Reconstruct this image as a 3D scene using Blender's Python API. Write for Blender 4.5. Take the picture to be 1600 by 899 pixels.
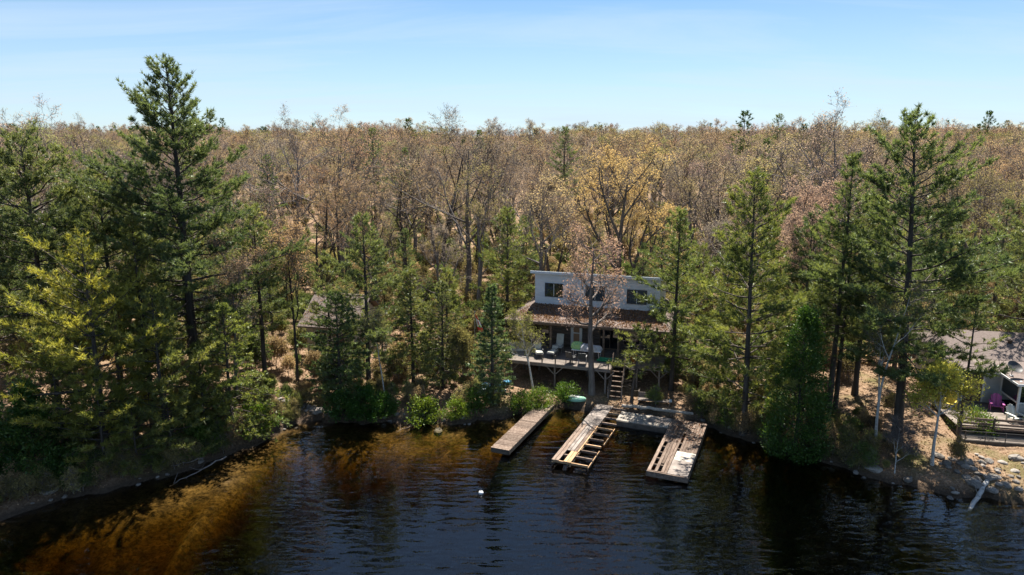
import bpy, math, random
import numpy as np
PI = math.pi
R = math.radians
for o in list(bpy.data.objects):
    bpy.data.objects.remove(o, do_unlink=True)
scene = bpy.context.scene
C = scene.collection
rng = np.random.default_rng(7)
random.seed(7)

# ------------------------------------------------------------------ camera
cam_d = bpy.data.cameras.new('camera')
cam = bpy.data.objects.new('camera', cam_d)
C.objects.link(cam)
cam.location = (0, 0, 18)
cam.rotation_euler = (R(90 - 11.52), 0, 0)
cam_d.sensor_width = 36
cam_d.lens = 24
cam_d.clip_start = 0.5
cam_d.clip_end = 9000
scene.camera = cam

# ------------------------------------------------------------------ world and sun
SUN_EL, SUN_AZ = 62.0, 12.0          # degrees; azimuth from +Y towards +X (the sun stands behind the wood)
world = bpy.data.worlds.new('World')
scene.world = world
world.use_nodes = True
wn, wl = world.node_tree.nodes, world.node_tree.links
wn.clear()
w_out = wn.new('ShaderNodeOutputWorld')
w_bg = wn.new('ShaderNodeBackground')
w_bg.inputs['Strength'].default_value = 0.050
sky = wn.new('ShaderNodeTexSky')
sky.sky_type = 'NISHITA'
sky.sun_disc = False
sky.sun_elevation = R(SUN_EL)
sky.sun_rotation = R(SUN_AZ)
sky.altitude = 300
sky.air_density = 1.0
sky.dust_density = 0.15
sky.ozone_density = 2.5
# thin high cirrus, laid out by direction in the sky
geo = wn.new('ShaderNodeTexCoord')
sep = wn.new('ShaderNodeSeparateXYZ')
wl.new(geo.outputs['Generated'], sep.inputs[0])
div_z = wn.new('ShaderNodeMath'); div_z.operation = 'ADD'; div_z.inputs[1].default_value = 0.12
wl.new(sep.outputs['Z'], div_z.inputs[0])
comb = wn.new('ShaderNodeCombineXYZ')
for i, ax in enumerate('XY'):
    m = wn.new('ShaderNodeMath'); m.operation = 'DIVIDE'
    wl.new(sep.outputs[ax], m.inputs[0]); wl.new(div_z.outputs[0], m.inputs[1])
    m2 = wn.new('ShaderNodeMath'); m2.operation = 'MULTIPLY'; m2.inputs[1].default_value = (0.35, 1.3)[i]
    wl.new(m.outputs[0], m2.inputs[0]); wl.new(m2.outputs[0], comb.inputs[i])
cn = wn.new('ShaderNodeTexNoise')
cn.inputs['Scale'].default_value = 1.0; cn.inputs['Detail'].default_value = 9; cn.inputs['Roughness'].default_value = 0.62
cn.inputs['Distortion'].default_value = 0.6
wl.new(comb.outputs[0], cn.inputs['Vector'])
cr = wn.new('ShaderNodeMapRange')
cr.inputs['From Min'].default_value = 0.44; cr.inputs['From Max'].default_value = 0.72
cr.inputs['To Min'].default_value = 0.0; cr.inputs['To Max'].default_value = 0.5
wl.new(cn.outputs['Fac'], cr.inputs['Value'])
veil = wn.new('ShaderNodeMapRange')          # the cirrus thickens towards the horizon
veil.inputs['From Min'].default_value = 0.20; veil.inputs['From Max'].default_value = 0.02
veil.inputs['To Min'].default_value = 0.0; veil.inputs['To Max'].default_value = 0.5
wl.new(sep.outputs['Z'], veil.inputs['Value'])
both = wn.new('ShaderNodeMath'); both.operation = 'ADD'; both.use_clamp = True
wl.new(cr.outputs[0], both.inputs[0]); wl.new(veil.outputs[0], both.inputs[1])
mixc = wn.new('ShaderNodeMixRGB')
mixc.inputs['Color2'].default_value = (6.6, 7.0, 7.6, 1)
wl.new(both.outputs[0], mixc.inputs['Fac']); wl.new(sky.outputs[0], mixc.inputs['Color1'])
grade = wn.new('ShaderNodeMixRGB'); grade.blend_type = 'MULTIPLY'; grade.inputs['Fac'].default_value = 1
grade.inputs['Color2'].default_value = (0.80, 0.925, 1.02, 1)
wl.new(mixc.outputs[0], grade.inputs['Color1'])
wl.new(grade.outputs[0], w_bg.inputs['Color'])
wl.new(w_bg.outputs[0], w_out.inputs['Surface'])

sun_d = bpy.data.lights.new('sun', 'SUN')
sun_d.energy = 5.0
sun_d.angle = R(0.53)
sun_d.color = (1.0, 0.94, 0.84)
sun = bpy.data.objects.new('sun', sun_d)
C.objects.link(sun)
sun.rotation_euler = (R(90 - SUN_EL), 0, R(180 - SUN_AZ))
sun.location = (20, 60, 80)

scene.view_settings.view_transform = 'Standard'
scene.view_settings.look = 'None'
scene.view_settings.exposure = 1.42
scene.view_settings.gamma = 1.0
scene.view_settings.use_curve_mapping = False
cy = scene.cycles
cy.max_bounces = 8
cy.diffuse_bounces = 6
cy.glossy_bounces = 3
cy.transmission_bounces = 4
cy.transparent_max_bounces = 12
cy.volume_bounces = 0
cy.caustics_reflective = False
cy.caustics_refractive = False
cy.use_denoising = True
cy.sample_clamp_indirect = 6

# ------------------------------------------------------------------ materials
MATS = {}


def nm(name):
    m = bpy.data.materials.new(name)
    m.use_nodes = True
    m.node_tree.nodes.clear()
    MATS[name] = m
    return m, m.node_tree.nodes, m.node_tree.links


def ramp(n, stops):
    r = n.new('ShaderNodeValToRGB')
    e = r.color_ramp.elements
    while len(e) < len(stops):
        e.new(0.5)
    for i, (p, c) in enumerate(stops):
        e[i].position = p
        e[i].color = (*c, 1)
    return r


def noise(n, l, scale, detail=4, rough=0.55, vec=None, dist=0.0):
    t = n.new('ShaderNodeTexNoise')
    t.inputs['Scale'].default_value = scale
    t.inputs['Detail'].default_value = detail
    t.inputs['Roughness'].default_value = rough
    t.inputs['Distortion'].default_value = dist
    if vec is not None:
        l.new(vec, t.inputs['Vector'])
    return t


def coords(n, l, scale=(1, 1, 1), kind='Object'):
    tc = n.new('ShaderNodeTexCoord')
    mp = n.new('ShaderNodeMapping')
    mp.inputs['Scale'].default_value = scale
    l.new(tc.outputs[kind], mp.inputs['Vector'])
    return mp.outputs[0]


def mix(n, l, fac, a, b, mode='MIX'):
    m = n.new('ShaderNodeMixRGB')
    m.blend_type = mode
    for s, v in ((m.inputs['Fac'], fac), (m.inputs['Color1'], a), (m.inputs['Color2'], b)):
        if hasattr(v, 'links'):
            l.new(v, s)
        elif isinstance(v, (int, float)):
            s.default_value = v
        else:
            s.default_value = (*v, 1)
    return m.outputs[0]


def solid(name, stops, scale=3.0, stretch=(1, 1, 1), rough=0.85, bump=0.3, spec=0.25, metal=0.0, vary=0.25, detail=6):
    """A worn surface: two noises pick from a colour ramp, each object a little lighter or darker."""
    m, n, l = nm(name)
    out = n.new('ShaderNodeOutputMaterial')
    b = n.new('ShaderNodeBsdfPrincipled')
    v = coords(n, l, stretch)
    oi = n.new('ShaderNodeObjectInfo')
    add = n.new('ShaderNodeVectorMath'); add.operation = 'ADD'
    l.new(v, add.inputs[0]); l.new(oi.outputs['Random'], add.inputs[1])
    mul = n.new('ShaderNodeVectorMath'); mul.operation = 'MULTIPLY_ADD'
    mul.inputs[1].default_value = (37, 53, 71)
    l.new(oi.outputs['Random'], mul.inputs[0]); l.new(v, mul.inputs[2])
    t = noise(n, l, scale, detail, 0.65, mul.outputs[0])
    r = ramp(n, stops)
    l.new(t.outputs['Fac'], r.inputs[0])
    mr = n.new('ShaderNodeMapRange')
    mr.inputs['To Min'].default_value = 1 - vary; mr.inputs['To Max'].default_value = 1 + vary
    l.new(oi.outputs['Random'], mr.inputs['Value'])
    hs = n.new('ShaderNodeHueSaturation')
    l.new(r.outputs[0], hs.inputs['Color']); l.new(mr.outputs[0], hs.inputs['Value'])
    l.new(hs.outputs[0], b.inputs['Base Color'])
    b.inputs['Roughness'].default_value = rough
    b.inputs['Specular IOR Level'].default_value = spec
    b.inputs['Metallic'].default_value = metal
    if bump:
        bp = n.new('ShaderNodeBump')
        bp.inputs['Strength'].default_value = bump
        bp.inputs['Distance'].default_value = 0.03
        l.new(t.outputs['Fac'], bp.inputs['Height']); l.new(bp.outputs[0], b.inputs['Normal'])
    l.new(b.outputs[0], out.inputs[0])
    return m


def foliage(name, dark, light, trans=0.38, source='OBJECT', gloss=0.0, tr_gain=(1.25, 1.2, 0.6)):
    """Leaves and needles: diffuse and translucent; each leaf its own tone, each tree its own tint."""
    m, n, l = nm(name)
    out = n.new('ShaderNodeOutputMaterial')
    a = n.new('ShaderNodeAttribute'); a.attribute_name = 'tone'
    base = mix(n, l, a.outputs['Fac'], dark, light)
    if source == 'OBJECT':
        oi = n.new('ShaderNodeObjectInfo')
        tint = oi.outputs['Color']
    else:
        ai = n.new('ShaderNodeAttribute'); ai.attribute_type = 'INSTANCER'; ai.attribute_name = 'tint'
        tint = ai.outputs['Color']
    col = mix(n, l, 1.0, base, tint, 'MULTIPLY')
    tcol = mix(n, l, 1.0, col, tr_gain, 'MULTIPLY')
    d = n.new('ShaderNodeBsdfDiffuse'); l.new(col, d.inputs['Color'])
    t = n.new('ShaderNodeBsdfTranslucent'); l.new(tcol, t.inputs['Color'])
    ms = n.new('ShaderNodeMixShader'); ms.inputs[0].default_value = trans
    l.new(d.outputs[0], ms.inputs[1]); l.new(t.outputs[0], ms.inputs[2])
    last = ms
    if gloss:
        g = n.new('ShaderNodeBsdfGlossy'); g.inputs['Roughness'].default_value = 0.45
        g.inputs['Color'].default_value = (0.9, 0.95, 0.9, 1)
        m2 = n.new('ShaderNodeMixShader'); m2.inputs[0].default_value = gloss
        l.new(ms.outputs[0], m2.inputs[1]); l.new(g.outputs[0], m2.inputs[2])
        last = m2
    l.new(last.outputs[0], out.inputs[0])
    return m


foliage('needles', (0.070, 0.102, 0.048), (0.255, 0.282, 0.115), 0.48, gloss=0.03, tr_gain=(1.2, 1.15, 0.72))
foliage('cedar', (0.034, 0.080, 0.018), (0.120, 0.185, 0.042), 0.38, gloss=0.03)
foliage('leaves', (0.75, 0.75, 0.75), (1.2, 1.2, 1.2), 0.45, tr_gain=(1.1, 1.05, 0.85))
foliage('leaves_far', (0.75, 0.75, 0.75), (1.2, 1.2, 1.2), 0.42, source='INSTANCER', tr_gain=(1.1, 1.05, 0.85))
foliage('needles_far', (0.030, 0.062, 0.018), (0.10, 0.145, 0.036), 0.34, source='INSTANCER')
foliage('litter', (0.16, 0.095, 0.055), (0.46, 0.31, 0.20), 0.15)

solid('bark', [(0.25, (0.040, 0.033, 0.028)), (0.55, (0.090, 0.076, 0.066)), (0.8, (0.19, 0.165, 0.145))], 5, (1, 1, 0.15), 0.95, 0.8, 0.1)
solid('bark_grey', [(0.25, (0.10, 0.085, 0.075)), (0.55, (0.19, 0.165, 0.15)), (0.8, (0.31, 0.285, 0.265))], 5, (1, 1, 0.2), 0.95, 0.6, 0.1)
solid('birch_bark', [(0.30, (0.09, 0.075, 0.065)), (0.42, (0.50, 0.47, 0.43)), (0.8, (0.72, 0.70, 0.66))], 7, (0.7, 0.7, 1.6), 0.8, 0.3, 0.2)
solid('twig_wood', [(0.25, (0.10, 0.081, 0.071)), (0.6, (0.21, 0.175, 0.155)), (0.85, (0.32, 0.275, 0.25))], 3, (1, 1, 1), 0.95, 0.0, 0.1)
solid('deadwood', [(0.25, (0.20, 0.17, 0.14)), (0.6, (0.40, 0.36, 0.31)), (0.85, (0.55, 0.51, 0.46))], 4, (1, 1, 1), 0.95, 0.5, 0.1)
solid('dock_wood', [(0.22, (0.068, 0.048, 0.037)), (0.45, (0.15, 0.108, 0.084)), (0.62, (0.22, 0.168, 0.133)), (0.82, (0.33, 0.27, 0.225))], 3.2, (3, 0.5, 3), 0.9, 0.35, 0.15, vary=0.30)
solid('fresh_wood', [(0.25, (0.28, 0.165, 0.085)), (0.55, (0.48, 0.31, 0.18)), (0.85, (0.62, 0.44, 0.29))], 3.2, (3, 0.5, 3), 0.9, 0.35, 0.15, vary=0.2)
solid('plywood', [(0.25, (0.10, 0.082, 0.073)), (0.45, (0.20, 0.17, 0.15)), (0.62, (0.29, 0.25, 0.222)), (0.85, (0.39, 0.345, 0.31))], 1.6, (1, 1, 1), 0.9, 0.2, 0.15, vary=0.12)
solid('wet_wood', [(0.25, (0.035, 0.028, 0.022)), (0.6, (0.10, 0.085, 0.07)), (0.85, (0.17, 0.15, 0.125))], 3, (1, 1, 1), 0.6, 0.3, 0.4)
solid('deck_wood', [(0.25, (0.10, 0.083, 0.070)), (0.5, (0.19, 0.16, 0.138)), (0.8, (0.29, 0.25, 0.22))], 3, (0.6, 3, 3), 0.9, 0.3, 0.15, vary=0.22)
solid('log_wood', [(0.25, (0.060, 0.048, 0.042)), (0.55, (0.13, 0.105, 0.092)), (0.8, (0.20, 0.17, 0.15))], 3, (0.5, 3, 3), 0.85, 0.3, 0.2, vary=0.2)
solid('trim_wood', [(0.25, (0.10, 0.07, 0.05)), (0.8, (0.22, 0.16, 0.12))], 3, (1, 1, 1), 0.8, 0.2)
solid('siding', [(0.2, (0.52, 0.59, 0.64)), (0.5, (0.65, 0.71, 0.755)), (0.85, (0.72, 0.77, 0.80))], 1.2, (1, 1, 2.5), 0.6, 0.06, 0.3, vary=0.035)
solid('white_paint', [(0.2, (0.62, 0.63, 0.62)), (0.8, (0.80, 0.80, 0.79))], 2, (1, 1, 1), 0.5, 0.05, 0.3, vary=0.04)
solid('grey_paint', [(0.2, (0.36, 0.38, 0.38)), (0.8, (0.50, 0.52, 0.52))], 2, (1, 1, 1), 0.6, 0.05, 0.3, vary=0.05)
solid('beige_paint', [(0.2, (0.33, 0.30, 0.25)), (0.8, (0.47, 0.43, 0.37))], 2, (1, 1, 1), 0.7, 0.05, 0.3, vary=0.06)
solid('shingle', [(0.25, (0.09, 0.070, 0.060)), (0.5, (0.165, 0.130, 0.114)), (0.8, (0.26, 0.212, 0.19))], 9, (1, 1, 1), 0.95, 0.4, 0.1, vary=0.12)
solid('shingle_pink', [(0.25, (0.11, 0.088, 0.078)), (0.5, (0.165, 0.134, 0.121)), (0.8, (0.22, 0.183, 0.168))], 9, (1, 1, 1), 0.95, 0.35, 0.1, vary=0.10)
solid('stone', [(0.2, (0.10, 0.09, 0.078)), (0.5, (0.23, 0.205, 0.18)), (0.8, (0.40, 0.365, 0.325))], 3, (1, 1, 1), 0.95, 0.7, 0.15, vary=0.35)
solid('dark_metal', [(0.2, (0.03, 0.03, 0.032)), (0.8, (0.07, 0.07, 0.072))], 4, (1, 1, 1), 0.5, 0.05, 0.4)
solid('grey_metal', [(0.2, (0.20, 0.20, 0.205)), (0.8, (0.32, 0.32, 0.325))], 4, (1, 1, 1), 0.45, 0.05, 0.4, 0.4)
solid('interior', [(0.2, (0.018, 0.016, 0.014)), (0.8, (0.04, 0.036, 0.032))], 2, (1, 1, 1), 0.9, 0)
solid('cushion', [(0.2, (0.42, 0.42, 0.37)), (0.8, (0.60, 0.60, 0.54))], 4, (1, 1, 1), 0.9, 0.1, 0.1)
solid('tarp_white', [(0.2, (0.45, 0.44, 0.44)), (0.8, (0.66, 0.65, 0.65))], 3, (1, 1, 1), 0.6, 0.3, 0.3)
solid('tarp_tan', [(0.2, (0.36, 0.32, 0.25)), (0.8, (0.58, 0.53, 0.44))], 3, (1, 1, 1), 0.7, 0.3, 0.3)
solid('green_plastic', [(0.2, (0.02, 0.20, 0.09)), (0.8, (0.04, 0.32, 0.15))], 2, (1, 1, 1), 0.4, 0.05, 0.4)
solid('mint_plastic', [(0.2, (0.25, 0.52, 0.36)), (0.8, (0.38, 0.66, 0.48))], 2, (1, 1, 1), 0.45, 0.05, 0.4)
solid('lime_fabric', [(0.2, (0.26, 0.46, 0.16)), (0.8, (0.42, 0.60, 0.26))], 4, (1, 1, 1), 0.8, 0.1)
solid('blue_plastic', [(0.2, (0.10, 0.36, 0.58)), (0.8, (0.20, 0.50, 0.72))], 2, (1, 1, 1), 0.4, 0.05, 0.4)
solid('pale_blue', [(0.2, (0.50, 0.62, 0.70)), (0.8, (0.68, 0.76, 0.80))], 2, (1, 1, 1), 0.4, 0.05, 0.4)
solid('pink_plastic', [(0.2, (0.36, 0.07, 0.25)), (0.8, (0.46, 0.12, 0.33))], 2, (1, 1, 1), 0.5, 0.05, 0.4)
solid('teal_plastic', [(0.2, (0.08, 0.36, 0.42)), (0.8, (0.14, 0.48, 0.54))], 2, (1, 1, 1), 0.5, 0.05, 0.4)
solid('yellow_plastic', [(0.2, (0.55, 0.40, 0.04)), (0.8, (0.68, 0.52, 0.08))], 2, (1, 1, 1), 0.5, 0.05, 0.4)
solid('orange_plastic', [(0.2, (0.42, 0.16, 0.035)), (0.8, (0.58, 0.25, 0.06))], 2, (1, 1, 1), 0.6, 0.05, 0.4)
solid('flag_red', [(0.2, (0.58, 0.035, 0.03)), (0.8, (0.70, 0.06, 0.05))], 3, (1, 1, 1), 0.8, 0.0)
solid('flag_white', [(0.2, (0.72, 0.72, 0.72)), (0.8, (0.80, 0.80, 0.80))], 3, (1, 1, 1), 0.8, 0.0)
solid('brown_door', [(0.2, (0.13, 0.075, 0.055)), (0.8, (0.21, 0.13, 0.10))], 3, (1, 1, 1), 0.6, 0.05)
solid('curtain', [(0.2, (0.24, 0.14, 0.085)), (0.8, (0.40, 0.26, 0.16))], 5, (4, 1, 1), 0.8, 0.1)

# window glass: dark room behind, sky and wood mirrored in it
m, n, l = nm('glass')
out = n.new('ShaderNodeOutputMaterial')
b = n.new('ShaderNodeBsdfPrincipled')
b.inputs['Base Color'].default_value = (0.012, 0.014, 0.016, 1)
b.inputs['Roughness'].default_value = 0.04
b.inputs['Specular IOR Level'].default_value = 0.9
t = noise(n, l, 1.3, 2, 0.5, coords(n, l))
bp = n.new('ShaderNodeBump'); bp.inputs['Strength'].default_value = 0.05
l.new(t.outputs['Fac'], bp.inputs['Height']); l.new(bp.outputs[0], b.inputs['Normal'])
l.new(b.outputs[0], out.inputs[0])

# ground: leaf litter, moss and bare earth above the water line; amber sand and dark silt below it
m, n, l = nm('ground')
out = n.new('ShaderNodeOutputMaterial')
b = n.new('ShaderNodeBsdfPrincipled')
v = coords(n, l)
t1 = noise(n, l, 9.0, 8, 0.75, v)
litter = ramp(n, [(0.28, (0.075, 0.048, 0.032)), (0.46, (0.21, 0.135, 0.085)), (0.60, (0.36, 0.25, 0.165)), (0.78, (0.50, 0.37, 0.27))])
l.new(t1.outputs['Fac'], litter.inputs[0])
t2 = noise(n, l, 0.35, 5, 0.6, v)
moss_f = ramp(n, [(0.52, (0, 0, 0)), (0.68, (0.75, 0.75, 0.75))])
l.new(t2.outputs['Fac'], moss_f.inputs[0])
t3 = noise(n, l, 14, 4, 0.6, v)
moss = ramp(n, [(0.3, (0.05, 0.055, 0.018)), (0.7, (0.15, 0.145, 0.05))])
l.new(t3.outputs['Fac'], moss.inputs[0])
land = mix(n, l, moss_f.outputs[0], litter.outputs[0], moss.outputs[0])
t4 = noise(n, l, 0.8, 9, 0.75, v, 1.2)
bed = ramp(n, [(0.36, (0.045, 0.030, 0.017)), (0.50, (0.135, 0.090, 0.045)), (0.68, (0.27, 0.185, 0.095))])
l.new(t4.outputs['Fac'], bed.inputs[0])
t5 = noise(n, l, 5.0, 5, 0.7, v)
bed2 = ramp(n, [(0.36, (0.22, 0.22, 0.22)), (0.56, (1, 1, 1))])
l.new(t5.outputs['Fac'], bed2.inputs[0])
bedc = mix(n, l, 1.0, bed.outputs[0], bed2.outputs[0], 'MULTIPLY')
g = n.new('ShaderNodeNewGeometry')
sp = n.new('ShaderNodeSeparateXYZ'); l.new(g.outputs['Position'], sp.inputs[0])
mr = n.new('ShaderNodeMapRange')
mr.inputs['From Min'].default_value = -0.14; mr.inputs['From Max'].default_value = -0.03
l.new(sp.outputs['Z'], mr.inputs['Value'])
col = mix(n, l, mr.outputs[0], bedc, land)
# the strip the waves keep wet: bare dark earth and roots
mr2 = n.new('ShaderNodeMapRange')
mr2.inputs['From Min'].default_value = 0.12; mr2.inputs['From Max'].default_value = 0.50
mr2.inputs['To Min'].default_value = 0.85; mr2.inputs['To Max'].default_value = 0.0
l.new(sp.outputs['Z'], mr2.inputs['Value'])
gate = n.new('ShaderNodeMath'); gate.operation = 'MULTIPLY'
l.new(mr.outputs[0], gate.inputs[0]); l.new(mr2.outputs[0], gate.inputs[1])
col = mix(n, l, gate.outputs[0], col, (0.055, 0.042, 0.032))
l.new(col, b.inputs['Base Color'])
b.inputs['Roughness'].default_value = 0.97
b.inputs['Specular IOR Level'].default_value = 0.1
bp = n.new('ShaderNodeBump'); bp.inputs['Strength'].default_value = 0.9; bp.inputs['Distance'].default_value = 0.12
l.new(t1.outputs['Fac'], bp.inputs['Height']); l.new(bp.outputs[0], b.inputs['Normal'])
l.new(b.outputs[0], out.inputs[0])

# lake: mirror by Fresnel over clear tea-coloured water
m, n, l = nm('water')
out = n.new('ShaderNodeOutputMaterial')
tr = n.new('ShaderNodeBsdfTransparent')
gl = n.new('ShaderNodeBsdfGlossy'); gl.inputs['Roughness'].default_value = 0.06
fr = n.new('ShaderNodeFresnel'); fr.inputs['IOR'].default_value = 1.68
g = n.new('ShaderNodeNewGeometry')


def wave(scale, rot, stretch, detail):
    mp = n.new('ShaderNodeMapping')
    mp.inputs['Rotation'].default_value = (0, 0, R(rot)); mp.inputs['Scale'].default_value = stretch
    l.new(g.outputs['Position'], mp.inputs['Vector'])
    return noise(n, l, scale, detail, 0.5, mp.outputs[0], 0.5)


wa = wave(1.5, 14, (0.5, 1.7, 1), 0)
wb = wave(3.4, -20, (0.55, 1.6, 1), 0)
wc = wave(0.16, 5, (1, 1, 1), 2)
s1 = n.new('ShaderNodeMath'); s1.operation = 'MULTIPLY_ADD'; s1.inputs[1].default_value = 0.30
l.new(wb.outputs['Fac'], s1.inputs[0]); l.new(wa.outputs['Fac'], s1.inputs[2])
gust = n.new('ShaderNodeMapRange')
gust.inputs['From Min'].default_value = 0.35; gust.inputs['From Max'].default_value = 0.65
gust.inputs['To Min'].default_value = 0.35; gust.inputs['To Max'].default_value = 1.0
l.new(wc.outputs['Fac'], gust.inputs['Value'])
hgt = n.new('ShaderNodeMath'); hgt.operation = 'MULTIPLY'
l.new(s1.outputs[0], hgt.inputs[0]); l.new(gust.outputs[0], hgt.inputs[1])
bp = n.new('ShaderNodeBump'); bp.inputs['Strength'].default_value = 1.0; bp.inputs['Distance'].default_value = 0.057
l.new(hgt.outputs[0], bp.inputs['Height'])
l.new(bp.outputs[0], gl.inputs['Normal']); l.new(bp.outputs[0], fr.inputs['Normal'])
ms = n.new('ShaderNodeMixShader')
l.new(fr.outputs[0], ms.inputs[0]); l.new(tr.outputs[0], ms.inputs[1]); l.new(gl.outputs[0], ms.inputs[2])
l.new(ms.outputs[0], out.inputs['Surface'])
va = n.new('ShaderNodeVolumeAbsorption')
va.inputs['Color'].default_value = (0.68, 0.585, 0.18, 1)
va.inputs['Density'].default_value = 2.0
l.new(va.outputs[0], out.inputs['Volume'])


# ------------------------------------------------------------------ building helpers
def link(o, parent=None):
    C.objects.link(o)
    if parent is not None:
        o.parent = parent
    return o


def tag(o, label=None, cat=None, group=None, kind=None):
    for k, v in (('label', label), ('category', cat), ('group', group), ('kind', kind)):
        if v:
            o[k] = v
    return o


def thing(name, label, cat, loc=(0, 0, 0), rotz=0.0, group=None):
    o = bpy.data.objects.new(name, None)
    o.empty_display_size = 0.2
    o.location = loc
    o.rotation_euler = (0, 0, rotz)
    link(o)
    return tag(o, label, cat, group)


def tri_mesh(name, V, T, mat, tone=None, smooth=False):
    V = np.asarray(V, np.float32).reshape(-1, 3)
    T = np.asarray(T, np.int32).reshape(-1, 3)
    me = bpy.data.meshes.new(name)
    me.vertices.add(len(V)); me.vertices.foreach_set('co', V.ravel())
    me.loops.add(T.size); me.loops.foreach_set('vertex_index', T.ravel())
    me.polygons.add(len(T))
    me.polygons.foreach_set('loop_start', np.arange(0, T.size, 3, dtype=np.int32))
    if smooth:
        me.polygons.foreach_set('use_smooth', np.ones(len(T), bool))
    if tone is not None:
        a = me.attributes.new('tone', 'FLOAT', 'FACE')
        a.data.foreach_set('value', np.asarray(tone, np.float32))
    me.materials.append(MATS[mat])
    me.update(calc_edges=True)
    return me


def poly_mesh(name, V, F, mat):
    me = bpy.data.meshes.new(name)
    me.from_pydata([tuple(v) for v in V], [], F)
    me.materials.append(MATS[mat])
    me.update()
    return me


def put(name, me, parent=None, loc=(0, 0, 0), rot=(0, 0, 0)):
    o = bpy.data.objects.new(name, me)
    o.location = loc
    o.rotation_euler = rot
    return link(o, parent)


BOXES = {}


def box(name, mat, parent, x0, x1, y0, y1, z0, z1, rot=(0, 0, 0)):
    """A slightly chamfered block between two corners; equal blocks share their mesh."""
    s = (round(abs(x1 - x0), 3), round(abs(y1 - y0), 3), round(abs(z1 - z0), 3))
    key = (s, mat, name)
    if key not in BOXES:
        a, b_, c_ = s[0] / 2, s[1] / 2, s[2] / 2
        e = min(0.012, min(s) * 0.2)
        V, F = [], []
        for zz, ins in ((-c_, e), (-c_ + e, 0), (c_ - e, 0), (c_, e)):
            V += [(-a + ins, -b_ + ins, zz), (a - ins, -b_ + ins, zz), (a - ins, b_ - ins, zz), (-a + ins, b_ - ins, zz)]
        F.append((3, 2, 1, 0)); F.append((12, 13, 14, 15))
        for k in range(3):
            for i in range(4):
                j = (i + 1) % 4
                F.append((4 * k + i, 4 * k + j, 4 * k + 4 + j, 4 * k + 4 + i))
        BOXES[key] = poly_mesh(name, V, F, mat)
    return put(name, BOXES[key], parent, ((x0 + x1) / 2, (y0 + y1) / 2, (z0 + z1) / 2), rot)


def unit(v):
    return v / np.maximum(np.linalg.norm(v, axis=-1, keepdims=True), 1e-9)


def tubes(P, Rr, s):
    """Many tapered limbs at once: P (n,k,3) centre lines, Rr (n,k) radii."""
    n_, k, _ = P.shape
    T = unit(np.gradient(P, axis=1))
    mean = unit(P[:, -1] - P[:, 0])
    ref = np.where(np.abs(mean[:, 2:3]) > 0.8, np.array([[1.0, 0, 0]]), np.array([[0, 0, 1.0]]))[:, None, :]
    A = unit(np.cross(T, np.broadcast_to(ref, T.shape)))
    B = np.cross(T, A)
    an = np.arange(s) * 2 * PI / s
    V = P[:, :, None] + Rr[:, :, None, None] * (np.cos(an)[None, None, :, None] * A[:, :, None] + np.sin(an)[None, None, :, None] * B[:, :, None])
    base = (np.arange(n_) * k * s)[:, None, None] + (np.arange(k - 1) * s)[None, :, None]
    i = np.arange(s)[None, None, :]
    j = (i + 1) % s
    a, b_, c_, d = base + i, base + j, base + s + j, base + s + i
    Tr = np.stack([np.stack([a, b_, c_], -1), np.stack([a, c_, d], -1)], -2).reshape(-1, 3)
    return V.reshape(-1, 3), Tr


class Bag:
    def __init__(self):
        self.V, self.T, self.S, self.n = [], [], [], 0

    def add(self, V, T, tone=None):
        self.V.append(V); self.T.append(T + self.n); self.n += len(V)
        self.S.append(np.full(len(T), 0.5) if tone is None else tone)

    def tube(self, P, Rr, s=5):
        P = np.asarray(P, float); Rr = np.asarray(Rr, float)
        if P.ndim == 2:
            P, Rr = P[None], Rr[None]
        self.add(*tubes(P, Rr, s))

    def blades(self, p, d, L, W, tone, r_, diamond=False):
        m_ = len(p)
        if m_ == 0:
            return
        d = unit(d)
        side = unit(np.cross(d, r_.normal(size=(m_, 3)))) * (np.asarray(W) / 2).reshape(-1, 1)
        L = np.asarray(L).reshape(-1, 1)
        if diamond:
            mid = p + d * L * 0.45
            V = np.stack([p, mid + side, p + d * L, mid - side], 1).reshape(-1, 3)
            i = np.arange(m_) * 4
            T = np.stack([np.stack([i, i + 1, i + 2], 1), np.stack([i, i + 2, i + 3], 1)], 1).reshape(-1, 3)
            self.add(V, T, np.repeat(tone, 2))
        else:
            V = np.stack([p - side, p + side, p + d * L], 1).reshape(-1, 3)
            self.add(V, np.arange(m_ * 3).reshape(-1, 3), tone)

    def mesh(self, name, mat, smooth=False, tone=True):
        return tri_mesh(name, np.concatenate(self.V), np.concatenate(self.T), mat, np.concatenate(self.S) if tone else None, smooth)


def along(P, idx, s):
    """Point and direction at fraction s of polyline idx."""
    k = P.shape[1]
    f = np.clip(s, 0, 0.9999) * (k - 1)
    i = f.astype(int)
    w = (f - i)[:, None]
    a, b_ = P[idx, i], P[idx, i + 1]
    return a * (1 - w) + b_ * w, unit(b_ - a)


UP = np.array([0, 0, 1.0])


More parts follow.
